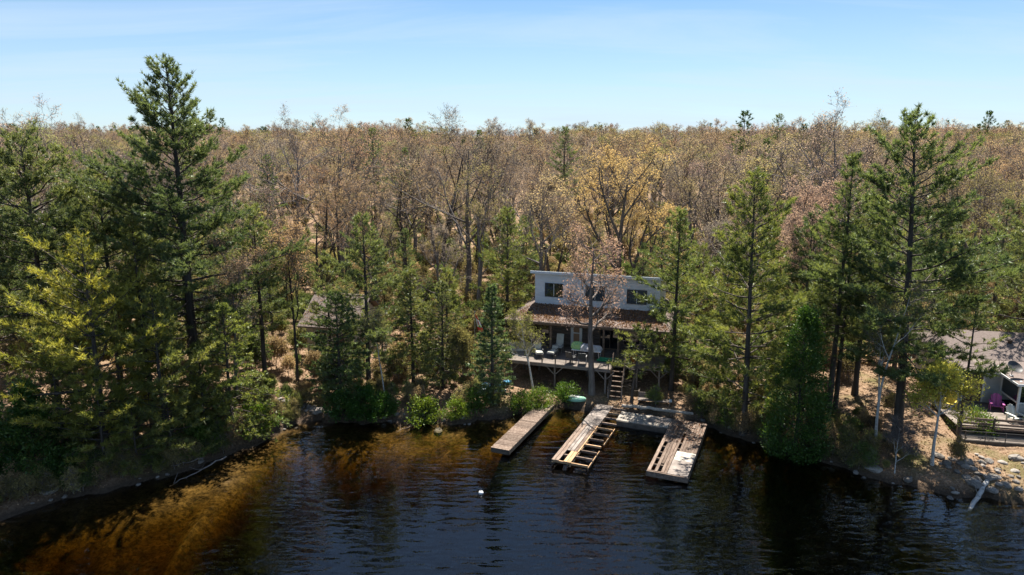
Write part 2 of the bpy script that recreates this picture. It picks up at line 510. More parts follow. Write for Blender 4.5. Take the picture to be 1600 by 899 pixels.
def conifer(seed, h, rad, cb=0.25, spacing=0.6, per=5, shape=0.75, el_low=-5, el_high=45, curl=0.25, sub=5.5, tuft=0.125,
            needle=(0.27, 0.048), per_tuft=6, irregular=0.35, lean=(0, 0), bias=(0, 0), trunk_r=None, dead=8, flat=0.35, round_top=0.0, mats=('bark', 'needles')):
    r_ = np.random.default_rng(seed)
    rad = rad * 1.27
    tr = Bag()
    fo = Bag()
    tr_r = trunk_r or 0.012 * h + 0.03
    k = 14
    s = np.linspace(0, 1, k)
    wob = np.cumsum(r_.normal(0, 0.012 * h / k, (k, 2)), 0)
    TP = np.stack([lean[0] * s ** 1.3 + wob[:, 0], lean[1] * s ** 1.3 + wob[:, 1], h * s - 0.15 * (s == 0)], 1)
    TR = tr_r * (1 - s) ** 0.85 + 0.012
    TR[0] *= 1.35
    tr.tube(TP, TR, 8)
    zs = []
    z = cb * h
    while z < h * 0.985:
        zs.append(z)
        t = (z / h - cb) / (1 - cb)
        z += spacing * (1.15 - 0.6 * t) * r_.uniform(0.75, 1.25)
    az, zz = [], []
    for z in zs:
        c = max(2, int(round(per * r_.uniform(0.65, 1.25))))
        a0 = r_.uniform(0, 2 * PI)
        az += [a0 + 2 * PI * i / c + r_.normal(0, 0.25) for i in range(c)]
        zz += [z + r_.normal(0, 0.07) for i in range(c)]
    az, zz = np.array(az), np.minimum(np.array(zz), h * 0.99)
    t = np.clip((zz / h - cb) / (1 - cb), 0, 1)
    prof = (1 - t) ** shape * np.minimum(1, 0.62 + 1.9 * t) * (1 - round_top) + round_top * np.sqrt(np.clip(1 - (t * 1.02) ** 2.4, 0, 1))
    lob = 1 + irregular * (0.55 * np.sin(az * 2 + zz * 1.1 + seed) + 0.45 * np.sin(zz * 2.3 + seed * 1.7 + az))
    L = rad * prof * lob * r_.uniform(1 - irregular * 0.8, 1 + irregular * 0.35, len(az)) + 0.22
    L *= 1 + bias[0] * np.cos(az) + bias[1] * np.sin(az)
    L = np.maximum(L, 0.2)
    el = np.radians(el_low + (el_high - el_low) * t ** 1.2 + r_.normal(0, 6, len(az)))
    fb = zz / h
    base = np.stack([np.interp(fb, s, TP[:, 0]), np.interp(fb, s, TP[:, 1]), zz], 1)
    kk = 6
    ss = np.linspace(0, 1, kk)[None, :, None]
    dirh = np.stack([np.cos(az) * np.cos(el), np.sin(az) * np.cos(el), np.sin(el)], 1)[:, None]
    side = np.stack([-np.sin(az), np.cos(az), 0 * az], 1)[:, None]
    BP = base[:, None] + L[:, None, None] * (dirh * ss + UP * curl * ss ** 2.2 + side * r_.normal(0, 0.12, (len(az), 1, 1)) * ss ** 2)
    BP[:, 1:] += r_.normal(0, 0.03, (len(az), kk - 1, 3)) * L[:, None, None] * 0.5
    br = np.clip(0.010 * L + 0.010, 0.012, 0.09)
    tr.tube(BP, br[:, None] * np.linspace(1, 0.25, kk)[None], 4)
    # side shoots lie flat in the branch's own layer
    ns = np.clip((L * sub), 4, 30).astype(int)
    idx = np.repeat(np.arange(len(az)), ns)
    sv = r_.uniform(0.22, 1.0, len(idx)) ** 0.85
    p, d = along(BP, idx, sv)
    sg = np.where(r_.random(len(idx)) < 0.5, 1, -1)
    an = np.radians(r_.uniform(25, 72, len(idx))) * sg
    dx = d[:, 0] * np.cos(an) - d[:, 1] * np.sin(an)
    dy = d[:, 0] * np.sin(an) + d[:, 1] * np.cos(an)
    sd = unit(np.stack([dx, dy, d[:, 2] * 0.6 + r_.normal(0.10, flat * 0.6, len(idx))], 1))
    sl = np.clip(L[idx] * (0.10 + 0.34 * (1.05 - sv)) * r_.uniform(0.6, 1.2, len(idx)), 0.12, 1.7)
    ss3 = np.linspace(0, 1, 3)[None, :, None]
    SP = p[:, None] + sl[:, None, None] * (sd[:, None] * ss3 + UP * 0.18 * curl * 4 * ss3 ** 2 * 0.25)
    tr.tube(SP, np.full((len(idx), 3), 0.011) * np.array([[1, .7, .4]]), 3)
    nt = np.clip(sl / tuft, 1, 12).astype(int)
    ti = np.repeat(np.arange(len(idx)), nt)
    tv = r_.uniform(0.15, 1.05, len(ti))
    tp, td = along(SP, ti, tv)
    # tufts at the branch tips
    bt = np.repeat(np.arange(len(az)), 3)
    p2, d2 = along(BP, bt, r_.uniform(0.8, 1, len(bt)))
    tp = np.concatenate([tp, p2]); td = np.concatenate([td, d2])
    # each branch and each shoot has a tone of its own
    btone = r_.normal(0.42, 0.17, len(az))
    tone = np.concatenate([btone[idx][ti] + r_.normal(0, 0.10, len(ti)), btone[bt]])
    td = unit(td * 0.8 + UP * 0.45 + r_.normal(0, flat, td.shape))
    ni = np.repeat(np.arange(len(tp)), per_tuft)
    nd = td[ni] + r_.normal(0, 0.55, (len(ni), 3))
    fo.blades(tp[ni] + r_.normal(0, 0.03, (len(ni), 3)), nd, r_.uniform(0.7, 1.25, len(ni)) * needle[0], r_.uniform(0.7, 1.3, len(ni)) * needle[1],
              np.clip(tone[ni] + r_.normal(0, 0.12, len(ni)), 0, 1), r_)
    # dead stubs under the crown
    if dead and cb > 0.08:
        dz = r_.uniform(0.08 * h, max(cb * h, 0.12 * h), dead)
        da = r_.uniform(0, 2 * PI, dead)
        dl = r_.uniform(0.25, 0.9, dead) * rad * 0.55
        st = np.stack([np.interp(dz / h, s, TP[:, 0]), np.interp(dz / h, s, TP[:, 1]), dz], 1)
        DP = st[:, None] + dl[:, None, None] * (np.stack([np.cos(da), np.sin(da), r_.normal(0, 0.15, dead)], 1)[:, None] * np.linspace(0, 1, 4)[None, :, None]) + r_.normal(0, 0.04, (dead, 4, 3))
        DP[:, 0] = st
        tr.tube(DP, np.linspace(0.022, 0.006, 4)[None] * np.ones((dead, 1)), 3)
    return tr.mesh('trunk', mats[0], True, False), fo.mesh('crown', mats[1])


def spawn(P, Rr, m_, s0, s1, a0, a1, l0, l1, k, rr, up, wig, r_, fall=0.45, tip=0.3):
    n_ = len(P)
    plen = np.linalg.norm(np.diff(P, axis=1), axis=2).sum(1)
    idx = np.repeat(np.arange(n_), m_)
    u = (np.tile(np.arange(m_), n_) + r_.random(n_ * m_)) / m_
    sv = s0 + (s1 - s0) * u
    p, tn = along(P, idx, sv)
    kk = P.shape[1]
    rad = np.array([np.interp(v, np.linspace(0, 1, kk), Rr[i]) for v, i in zip(sv, idx)]) if n_ < 3 else Rr[idx, np.minimum((sv * (kk - 1)).astype(int), kk - 1)]
    A = unit(np.cross(tn, r_.normal(size=(len(idx), 3)) * 0.25 + np.array([0.3, 0.9, 0.2])))
    B = np.cross(tn, A)
    ph = np.tile(np.arange(m_) * 2.4, n_) + np.repeat(r_.uniform(0, 6.3, n_), m_) + r_.normal(0, 0.35, len(idx))
    an = np.radians(r_.uniform(a0, a1, len(idx)))
    d = np.cos(an)[:, None] * tn + np.sin(an)[:, None] * (np.cos(ph)[:, None] * A + np.sin(ph)[:, None] * B)
    L = plen[idx] * r_.uniform(l0, l1, len(idx)) * (1 - fall * u)
    pts = [p]
    for q in range(k - 1):
        d = unit(d + UP * up + r_.normal(0, wig, d.shape))
        pts.append(pts[-1] + d * (L / (k - 1))[:, None])
    Q = np.stack(pts, 1)
    r0 = np.minimum(rad * rr, L * 0.042 + 0.004)
    return Q, r0[:, None] * np.linspace(1, tip, k)[None], L


def two_tone(tr, tw, bark):
    """Stem and limbs in bark, thin twigs in twig wood, one mesh."""
    n1 = sum(len(t_) for t_ in tr.T)
    me = tri_mesh('trunk', np.concatenate(tr.V + tw.V), np.concatenate(tr.T + [t_ + tr.n for t_ in tw.T]), bark)
    me.materials.append(MATS['twig_wood'])
    mi = np.ones(len(me.polygons), np.int32); mi[:n1] = 0
    me.polygons.foreach_set('material_index', mi)
    return me


def broadleaf(seed, h, first=0.33, spread=(28, 58), limbs=9, trunk_r=None, fork=1, ratio=(0.42, 0.62), twigs=5, buds=3, bud=(0.10, 0.07), up=0.12,
              lean=(0, 0), low=False, mats=('bark_grey', 'leaves'), leaf_any=0.35, thin=1.0, fine=4):
    r_ = np.random.default_rng(seed)
    tr, tw, fo = Bag(), Bag(), Bag()
    tr_r = trunk_r or 0.0115 * h + 0.02
    k = 11
    s = np.linspace(0, 1, k)
    stems, radii = [], []
    for f in range(fork):
        a = r_.uniform(0, 2 * PI) + f * 2 * PI / max(fork, 1)
        off = (0.16 * h * s ** 1.4 if fork > 1 else 0.0 * s)
        wob = np.cumsum(r_.normal(0, 0.022 * h / k, (k, 2)), 0) + 0.006 * h * np.sin(s[:, None] * r_.uniform(5, 9) + r_.uniform(0, 6, 2))
        wob -= wob[0]
        hh = h * (0.86 if f == 0 else r_.uniform(0.62, 0.8))
        P = np.stack([lean[0] * s + wob[:, 0] + off * math.cos(a), lean[1] * s + wob[:, 1] + off * math.sin(a), hh * s - 0.15 * (s == 0)], 1)
        q = tr_r * (1 if f == 0 else 0.75) * ((1 - s) ** 0.8 * 0.92 + 0.06)
        q[0] *= 1.3
        stems.append(P); radii.append(q)
    P0, R0 = np.array(stems), np.array(radii)
    tr.tube(P0, R0, 8)
    P1, R1, _ = spawn(P0, R0, max(4, limbs // fork), first, 0.98, *spread, *ratio, 7, 0.68, up, 0.14, r_, 0.62)
    tr.tube(P1, R1, 6)
    P2, R2, _ = spawn(P1, R1, 6, 0.28, 1.0, 25, 55, 0.34, 0.58, 5, 0.68, up * 0.8, 0.16, r_)
    if low:
        tr.tube(P2, R2, 3)
        P3, R3, L3 = spawn(P2, R2, 5, 0.25, 1.0, 25, 60, 0.38, 0.62, 3, 0.7, up * 0.7, 0.2, r_)
        tw.blades(P3[:, 0], P3[:, 2] - P3[:, 0], L3, 0.055 * np.ones(len(L3)), np.full(len(L3), 0.5), r_)
        last, w = P3, 0.035
    else:
        tr.tube(P2, R2, 4)
        P3, R3, _ = spawn(P2, R2, 5, 0.25, 1.0, 25, 58, 0.38, 0.62, 4, 0.7, up * 0.7, 0.2, r_)
        tw.tube(P3, np.maximum(R3, 0.006), 3)
        P4, R4, L4 = spawn(P3, R3, fine, 0.25, 1.0, 25, 60, 0.42, 0.7, 3, 0.8, up * 0.6, 0.22, r_)
        tw.blades(P4[:, 0], P4[:, 2] - P4[:, 0], L4, 0.026 * thin * np.ones(len(L4)), np.full(len(L4), 0.5), r_)
        last, w = P4, 0.016
    n_ = len(last)
    idx = np.repeat(np.arange(n_), twigs)
    p, d = along(last, idx, r_.uniform(0.2, 1.0, len(idx)))
    td = unit(d + r_.normal(0, 0.55, d.shape) + UP * 0.15)
    tl = np.clip(r_.uniform(0.25, 0.7, len(idx)), 0.1, 1)
    tw.blades(p, td, tl, w * thin * np.ones(len(idx)), np.full(len(idx), 0.5), r_)
    if buds:
        bi = np.repeat(np.arange(len(idx)), buds)
        ctone = r_.normal(0.5, 0.22, n_)
        bp_ = p[bi] + td[bi] * (tl[bi] * r_.uniform(leaf_any, 1.05, len(bi)))[:, None]
        fo.blades(bp_ + r_.normal(0, 0.05, bp_.shape), td[bi] + r_.normal(0, 0.8, (len(bi), 3)), bud[0] * r_.uniform(0.6, 1.4, len(bi)), bud[1] * r_.uniform(0.6, 1.4, len(bi)),
                  np.clip(ctone[idx][bi] + r_.normal(0, 0.2, len(bi)), 0, 1), r_, True)
    return two_tone(tr, tw, mats[0]), (fo.mesh('crown', mats[1]) if buds else None)


def cedar(seed, h, rad, count=16000, leaf=(0.16, 0.06), shape=0.8, base=0.0, lump=0.25, mats=('bark', 'cedar'), stems=1):
    """Dense scale-leaved evergreen: upright fans of foliage through the outer half of a lumpy cone."""
    r_ = np.random.default_rng(seed)
    tr, fo = Bag(), Bag()
    k = 7
    s = np.linspace(0, 1, k)
    for q in range(stems):
        a = r_.uniform(0, 6.3)
        off = 0 if stems == 1 else rad * 0.55
        P = np.stack([off * math.cos(a) * s + r_.normal(0, 0.03, k), off * math.sin(a) * s + r_.normal(0, 0.03, k), h * (0.93 if stems == 1 else 0.7) * s - 0.1 * (s == 0)], 1)
        tr.tube(P, (0.013 * h + 0.02) / math.sqrt(stems) * (1 - s * 0.93), 6)
    nb = max(60, count // 60)
    t = r_.random(nb) ** 1.25 * (1 - base) + base
    az = r_.uniform(0, 2 * PI, nb)
    prof = (np.clip(1 - t, 0, 1) ** shape) * np.minimum(1, 0.55 + 3 * t)
    lo = 1 + lump * (np.sin(az * 3 + t * 9 + seed) * 0.5 + np.sin(az * 2 - t * 14 + seed * 2.1) * 0.5) + r_.normal(0, 0.10, nb)
    rr = rad * prof * lo + 0.08
    tip = np.stack([rr * np.cos(az), rr * np.sin(az), t * h + 0.12 * rr], 1)
    root = np.stack([0.12 * rr * np.cos(az), 0.12 * rr * np.sin(az), np.maximum(t * h - 0.35 * rr, 0.02)], 1)
    BP = root[:, None] + (tip - root)[:, None] * np.linspace(0, 1, 4)[None, :, None]
    tr.tube(BP, np.linspace(0.022, 0.006, 4)[None] * np.ones((nb, 1)), 3)
    idx = r_.integers(0, nb, count)
    p, d = along(BP, idx, r_.uniform(0.35, 1.0, count) ** 0.6)
    p = p + r_.normal(0, 0.11 + 0.04 * rad, p.shape)
    p[:, 2] = np.maximum(p[:, 2], 0.03)
    bt = r_.normal(0.45, 0.2, nb)
    fo.blades(p, unit(d) * 0.7 + UP * 0.35 + r_.normal(0, 0.5, p.shape), leaf[0] * r_.uniform(0.6, 1.4, count), leaf[1] * r_.uniform(0.6, 1.4, count),
              np.clip(bt[idx] + r_.normal(0, 0.15, count), 0, 1), r_, True)
    return tr.mesh('trunk', mats[0], True, False), fo.mesh('crown', mats[1])


def plant_tree(name, label, cat, meshes, loc, rotz=0.0, scale=1.0, tint=(1, 1, 1), group=None, part=('trunk', 'crown')):
    t_ = thing(name, label, cat, loc, rotz, group)
    t_.scale = (scale, scale, scale) if np.isscalar(scale) else scale
    put(part[0], meshes[0], t_)
    if meshes[1] is not None:
        c_ = put(part[1], meshes[1], t_)
        c_.color = (*tint, 1)
    return t_


# ------------------------------------------------------------------ terrain
SHORE = np.array([(-400, 6), (-120, 14), (-60, 18), (-40, 23), (-30, 27.2), (-27.8, 28.2), (-25.3, 30.8), (-24.3, 32.1), (-22.7, 33.2), (-19.6, 35.1), (-17.6, 37.2), (-15.6, 40.0),
                  (-15.0, 42.2), (-13.0, 43.6), (-12.0, 42.9), (-8.2, 43.1), (-6.4, 42.9), (-3.0, 42.9), (0.0, 44.2), (3.2, 45.6), (5.9, 45.2), (8.8, 44.0), (12.7, 42.4),
                  (15.2, 39.8), (18.5, 36.7), (21.0, 34.4), (23.6, 33.0), (26.6, 32.4), (30.7, 31.5), (45, 29), (80, 26), (400, 10)])


def sm(x):
    x = np.clip(x, 0, 1)
    return x * x * (3 - 2 * x)


def wobble(x, y, f, sd):
    return (np.sin(x * f + sd) * np.cos(y * f * 1.13 + sd * 1.7) + 0.5 * np.sin(x * f * 2.3 - y * f * 1.9 + sd * 2.9) + 0.25 * np.sin(x * f * 4.7 + y * f * 5.3 + sd * 0.7)) / 1.75


def ground_z(x, y):
    x = np.asarray(x, float); y = np.asarray(y, float)
    ys = np.interp(x, SHORE[:, 0], SHORE[:, 1]) + 0.22 * np.sin(x * 2.1) + 0.14 * np.sin(x * 5.3 + 1)
    slope = np.abs(np.interp(x + 0.8, SHORE[:, 0], SHORE[:, 1]) - np.interp(x - 0.8, SHORE[:, 0], SHORE[:, 1])) / 1.6
    d = (y - ys) / np.sqrt(1 + slope ** 2)
    dl = np.maximum(d, 0)
    land = 0.55 * (1 - np.exp(-dl / 0.5)) + 0.085 * np.minimum(dl, 9) + 0.026 * np.maximum(dl - 9, 0)
    land = land - 0.012 * np.maximum(dl - 480, 0)
    land += 0.10 * wobble(x, y, 0.9, 1.0) * sm(dl / 2) + 1.5 * wobble(x, y, 0.03, 4.0) * sm((dl - 25) / 60) + 3.2 * wobble(x, y, 0.0125, 1.3) * sm((dl - 90) / 160) + 0.30 * wobble(x, y, 0.22, 2.0) * sm((dl - 12) / 10)
    dw = np.maximum(-d, 0)
    shallow = np.interp(x, [-40, -22, -14, -2, 3, 8, 13, 17, 24, 40], [0.07, 0.075, 0.085, 0.13, 0.2, 0.2, 0.26, 0.5, 0.5, 0.5])
    shelf = np.interp(x, [-40, -24, -19, -14, -4, 3, 10, 16], [0.5, 1.3, 2.9, 3.7, 4.0, 3.0, 2.0, 0.4])
    bed = -(0.10 * sm(dw / 0.4) + shallow * dw + 0.34 * np.maximum(dw - shelf, 0)) + (0.10 * wobble(x, y, 1.3, 3.0) + 0.14 * wobble(x, y, 0.55, 5.0)) * sm(dw / 2.0)
    return np.where(d > 0, land, np.maximum(bed, -6.0))


def gz(x, y):
    return float(ground_z(x, y))


def lines(lo, a, b_, hi, fine, n_out):
    mid = np.arange(a, b_ + 1e-6, fine)
    g1 = a - (np.geomspace(1, 1 + a - lo, n_out)[1:] - 1)[::-1] if lo < a else np.array([])
    g2 = b_ + np.geomspace(1, 1 + hi - b_, n_out)[1:] - 1
    return np.concatenate([g1, mid, g2])


gx = lines(-3000, -46, 46, 3000, 0.42, 46)
gy = lines(-2500, 24, 76, 4500, 0.42, 70)
XX, YY = np.meshgrid(gx, gy)
ZZ = ground_z(XX, YY)
nx, ny = len(gx), len(gy)
q = (np.arange(ny - 1)[:, None] * nx + np.arange(nx - 1)[None]).ravel()
GT = np.stack([np.stack([q, q + 1, q + nx + 1], 1), np.stack([q, q + nx + 1, q + nx], 1)], 1).reshape(-1, 3)
ground = put('ground', tri_mesh('ground', np.stack([XX, YY, ZZ], -1).reshape(-1, 3), GT, 'ground', None, True))
tag(ground, kind='structure')
V = [(x, y, z) for z in (-7.5, 0) for x, y in ((-2900, -2400), (2900, -2400), (2900, 60), (-2900, 60))]
water = put('water', poly_mesh('water', V, [(3, 2, 1, 0), (4, 5, 6, 7), (0, 1, 5, 4), (1, 2, 6, 5), (2, 3, 7, 6), (3, 0, 4, 7)], 'water'))
tag(water, kind='structure')

# ------------------------------------------------------------------ the lake cabin
YAW = R(-18)
CX, CY = 1.9, 53.8


def local(u, v, yaw=YAW, o=(CX, CY)):
    return o[0] + u * math.cos(yaw) - v * math.sin(yaw), o[1] + u * math.sin(yaw) + v * math.cos(yaw)


def slab(name, mat, parent, top, th):
    """A sloping sheet of even thickness from its top outline."""
    n_ = len(top)
    V = [tuple(p) for p in top] + [(p[0], p[1], p[2] - th) for p in top]
    F = [tuple(range(n_)), tuple(range(2 * n_ - 1, n_ - 1, -1))]
    F += [(i, n_ + i, n_ + (i + 1) % n_, (i + 1) % n_) for i in range(n_)]
    return put(name, poly_mesh(name, V, F, mat), parent)


def window(parent, u0, u1, z0, z1, v, frame='dark_metal', panes=2, deep=0.10):
    """frame of four bars round glass panes; sits in a wall that faces -v."""
    t_ = 0.06
    f = box('window', 'interior', parent, u0, u1, v + 0.02, v + deep, z0, z1)
    cx, cyy, cz = (u0 + u1) / 2, v + (0.02 + deep) / 2, (z0 + z1) / 2
    a, c_ = (u1 - u0) / 2, (z1 - z0) / 2
    y0 = v - 0.035 - cyy
    y1 = v + 0.02 - cyy
    box('frame', frame, f, -a - t_, a + t_, y0, y1, c_, c_ + t_)
    box('frame', frame, f, -a - t_, a + t_, y0, y1, -c_ - t_, -c_)
    box('frame', frame, f, -a - t_, -a, y0, y1, -c_, c_)
    box('frame', frame, f, a, a + t_, y0, y1, -c_, c_)
    w = 2 * a / panes
    for i in range(panes):
        box('pane', 'glass', f, -a + i * w + 0.02, -a + (i + 1) * w - 0.02, y0 + 0.018, y0 + 0.03, -c_, c_)
        if i:
            box('mullion', 'white_paint' if frame == 'dark_metal' else frame, f, -a + i * w - 0.022, -a + i * w + 0.022, y0 + 0.004, y1, -c_, c_)
    return f


def rows(parent, name, mat, z0, z1, pitch, u0, u1, v, depth, holes, vary=0.006, lap=0.012):
    """Horizontal boards or logs across a wall, cut round the holes (u0,u1,z0,z1)."""
    z = z0
    k = 0
    while z < z1 - 0.02:
        top = min(z + pitch - lap, z1)
        cuts = sorted((h_[0], h_[1]) for h_ in holes if h_[2] < top and h_[3] > z)
        a = u0
        for c0, c1 in cuts + [(u1, None)]:
            if c0 - a > 0.03:
                dv = random.uniform(-vary, vary)
                box(name, mat, parent, a, c0, v + dv - depth, v + dv, z, top)
            if c1 is not None:
                a = c1
        z += pitch
        k += 1


cabin = thing('lake_cabin', 'two-storey cabin with pale blue upper floor above a log ground floor', 'cabin', (CX, CY, 0), YAW)
ZD = 2.57
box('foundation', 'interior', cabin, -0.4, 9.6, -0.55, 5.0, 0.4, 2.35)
box('wall', 'log_wood', cabin, -0.55, 9.75, -0.72, 5.2, 2.35, 5.15)
door_h = (3.15, 4.05, 2.3, 4.70)
low_w = [(0.15, 1.35, 3.35, 4.5), (5.5, 7.0, 2.75, 4.6), (7.35, 8.5, 3.2, 4.55)]
rows(cabin, 'log', 'log_wood', 2.40, 4.95, 0.20, -0.6, 9.8, -0.722, 0.085, [door_h] + [(a - 0.07, b_ + 0.07, c_ - 0.07, d + 0.07) for a, b_, c_, d in low_w], 0.012, 0.02)
for a, b_, c_, d in low_w:
    window(cabin, a, b_, c_, d, -0.79, 'trim_wood', 2, 0.06)
# storm door: white stiles, two panes over a kick plate
door = box('door', 'white_paint', cabin, 3.24, 3.96, -0.775, -0.735, 2.60, 4.66)
for nm_, a in (('stile', -0.36), ('stile', 0.24)):
    box(nm_, 'white_paint', door, a, a + 0.12, -0.06, -0.022, -1.03, 1.03)
box('kick_plate', 'white_paint', door, -0.24, 0.24, -0.055, -0.022, -1.03, -0.62)
box('door_rail', 'white_paint', door, -0.24, 0.24, -0.055, -0.022, 0.08, 0.17)
box('door_rail', 'white_paint', door, -0.24, 0.24, -0.055, -0.022, 0.92, 1.03)
box('pane', 'curtain', door, -0.24, 0.24, -0.040, -0.028, -0.62, 0.08)
box('pane', 'curtain', door, -0.24, 0.24, -0.040, -0.028, 0.17, 0.92)
box('door_frame', 'white_paint', cabin, 3.15, 3.236, -0.85, -0.735, 2.58, 4.74)
box('door_frame', 'white_paint', cabin, 3.964, 4.05, -0.85, -0.735, 2.58, 4.74)
# porch posts
for u in (-1.05, 2.0, 6.1, 7.2, 9.9):
    box('porch_post', 'trim_wood', cabin, u - 0.07, u + 0.07, -2.75, -2.61, ZD + 0.01, 4.86)
box('porch_beam', 'trim_wood', cabin, -1.4, 10.4, -2.77, -2.60, 4.72, 4.855)
# porch roof: hipped skirt round the upper floor
E0, T0 = 5.02, 5.76
roof = slab('porch_roof', 'shingle', cabin, [(-1.7, -2.95, E0), (10.9, -2.95, E0), (9.85, 0.02, T0), (-0.05, 0.02, T0)], 0.10)
slab('roof_plane', 'shingle', roof, [(-1.7, 5.6, E0), (-1.703, -2.95, E0), (-0.053, 0.02, T0), (-0.05, 5.2, T0)], 0.10)
slab('roof_plane', 'shingle', roof, [(10.903, -2.95, E0), (10.9, 5.6, E0), (9.85, 5.2, T0), (9.853, 0.02, T0)], 0.10)
box('fascia', 'trim_wood', roof, -1.7, 10.9, -2.99, -2.953, E0 - 0.20, E0 - 0.02)
# upper floor
V = [(u, v, z) for u in (0.0, 9.8) for v, z in ((0, 5.2), (0, 8.30), (5.2, 7.05), (5.2, 5.2))]
put('upper_wall', poly_mesh('upper_wall', V, [(0, 1, 2, 3), (7, 6, 5, 4), (1, 0, 4, 5), (2, 1, 5, 6), (3, 2, 6, 7), (0, 3, 7, 4)], 'siding'), cabin)
up_w = [(0.85, 2.2, 6.42, 7.42), (4.15, 5.55, 6.36, 7.36), (7.4, 8.8, 6.30, 7.30)]
rows(cabin, 'siding_board', 'siding', 5.70, 8.30, 0.215, -0.02, 9.82, -0.002, 0.028, [(a - 0.07, b_ + 0.07, c_ - 0.07, d + 0.07) for a, b_, c_, d in up_w], 0.002, 0.010)
for a, b_, c_, d in up_w:
    window(cabin, a, b_, c_, d, -0.035, 'dark_metal', 2, 0.06)
for u in (-0.035, 9.79):
    box('corner_board', 'siding', cabin, u, u + 0.055, -0.045, 0.06, 5.70, 8.30)
upper_roof = slab('upper_roof', 'grey_paint', cabin, [(-0.35, -0.25, 8.45), (10.15, -0.25, 8.45), (10.15, 5.6, 7.06), (-0.35, 5.6, 7.06)], 0.09)
box('fascia', 'siding', upper_roof, -0.37, 10.17, -0.29, -0.252, 8.24, 8.44)
slab('fascia', 'siding', upper_roof, [(-0.39, -0.252, 8.44), (-0.352, -0.252, 8.44), (-0.352, 5.6, 7.04), (-0.39, 5.6, 7.04)], 0.2)
slab('soffit', 'grey_paint', upper_roof, [(-0.35, -0.25, 8.355), (10.15, -0.25, 8.355), (10.15, -0.03, 8.31), (-0.35, -0.03, 8.31)], 0.02)


def leaf_scatter(name, pts, parent, mat='litter', size=0.11, seed=1, tint=(1, 1, 1)):
    r_ = np.random.default_rng(seed)
    b_ = Bag()
    n_ = len(pts)
    d = r_.normal(size=(n_, 3)); d[:, 2] *= 0.35
    b_.blades(np.asarray(pts), d, size * r_.uniform(0.6, 1.4, n_), size * 0.7 * r_.uniform(0.6, 1.4, n_), np.clip(r_.normal(0.5, 0.28, n_), 0, 1), r_, True)
    o = put(name, b_.mesh(name, mat), parent)
    o.color = (*tint, 1)
    tag(o, kind='stuff')
    return o


n_ = 11000
u = rng.uniform(-1.6, 10.8, n_); w = rng.random(n_) ** 0.9
v = -2.92 + w * 2.9
dens = (np.sin(u * 1.7) + np.sin(u * 3.1 + v * 2) + rng.normal(0, 0.8, n_)) > -1.4
pts = np.stack([u, v, E0 + (T0 - E0) * (v + 2.95) / 2.97 + 0.015 + rng.uniform(0, 0.05, n_)], 1)[dens]
pts = pts[(pts[:, 0] > -1.7 + 1.65 * (pts[:, 1] + 2.95) / 2.97) & (pts[:, 0] < 10.9 - 1.05 * (pts[:, 1] + 2.95) / 2.97)]
leaf_scatter('fallen_leaves', pts, roof, seed=3, size=0.10, tint=(0.80, 0.72, 0.68))

# ------------------------------------------------------------------ deck in front of the cabin
deck = thing('wooden_deck', 'raised weathered wooden deck on braced posts in front of the cabin', 'deck', (CX, CY, 0), YAW)
v = -5.35
while v < -0.95:
    box('deck_board', 'deck_wood', deck, -0.65, 7.05 if v < -3.95 else 10.6, v, v + 0.135, ZD - 0.04, ZD + random.uniform(-0.003, 0.003))
    v += 0.148
box('rim_beam', 'deck_wood', deck, -0.65, 7.05, -5.395, -5.355, ZD - 0.26, ZD - 0.01)
box('rim_beam', 'deck_wood', deck, 7.06, 7.10, -5.395, -3.95, ZD - 0.26, ZD - 0.01)
box('rim_beam', 'deck_wood', deck, 7.12, 10.6, -3.99, -3.95, ZD - 0.26, ZD - 0.01)
for i in range(14):
    a = -0.6 + i * 0.58
    box('joist', 'deck_wood', deck, a, a + 0.045, -5.35, -1.0, ZD - 0.22, ZD - 0.05)
for (a, b_) in [(-0.35, -5.2), (3.0, -5.2), (6.75, -5.2), (-0.2, -2.6), (1.1, -2.6), (4.9, -2.6), (8.8, -3.8), (10.4, -3.8)]:
    x, y = local(a, b_)
    p = box('post', 'deck_wood', deck, a - 0.06, a + 0.06, b_ - 0.06, b_ + 0.06, gz(x, y) - 0.15, ZD - 0.225)
    if b_ < -5 or b_ == -3.8:
        for sgn in (-1, 1):
            if (a < 0 and sgn < 0):
                continue
            box('brace', 'deck_wood', deck, a + sgn * 0.35 - 0.38, a + sgn * 0.35 + 0.38, b_ - 0.09, b_ - 0.062, ZD - 0.56, ZD - 0.49, (0, -sgn * R(45), 0))
for a in (-0.55, 1.0, 2.05, 3.05, 4.2, 5.6, 6.95):
    box('rail_post', 'wet_wood', deck, a - 0.04, a + 0.04, -5.33, -5.25, ZD + 0.004, ZD + 0.62)

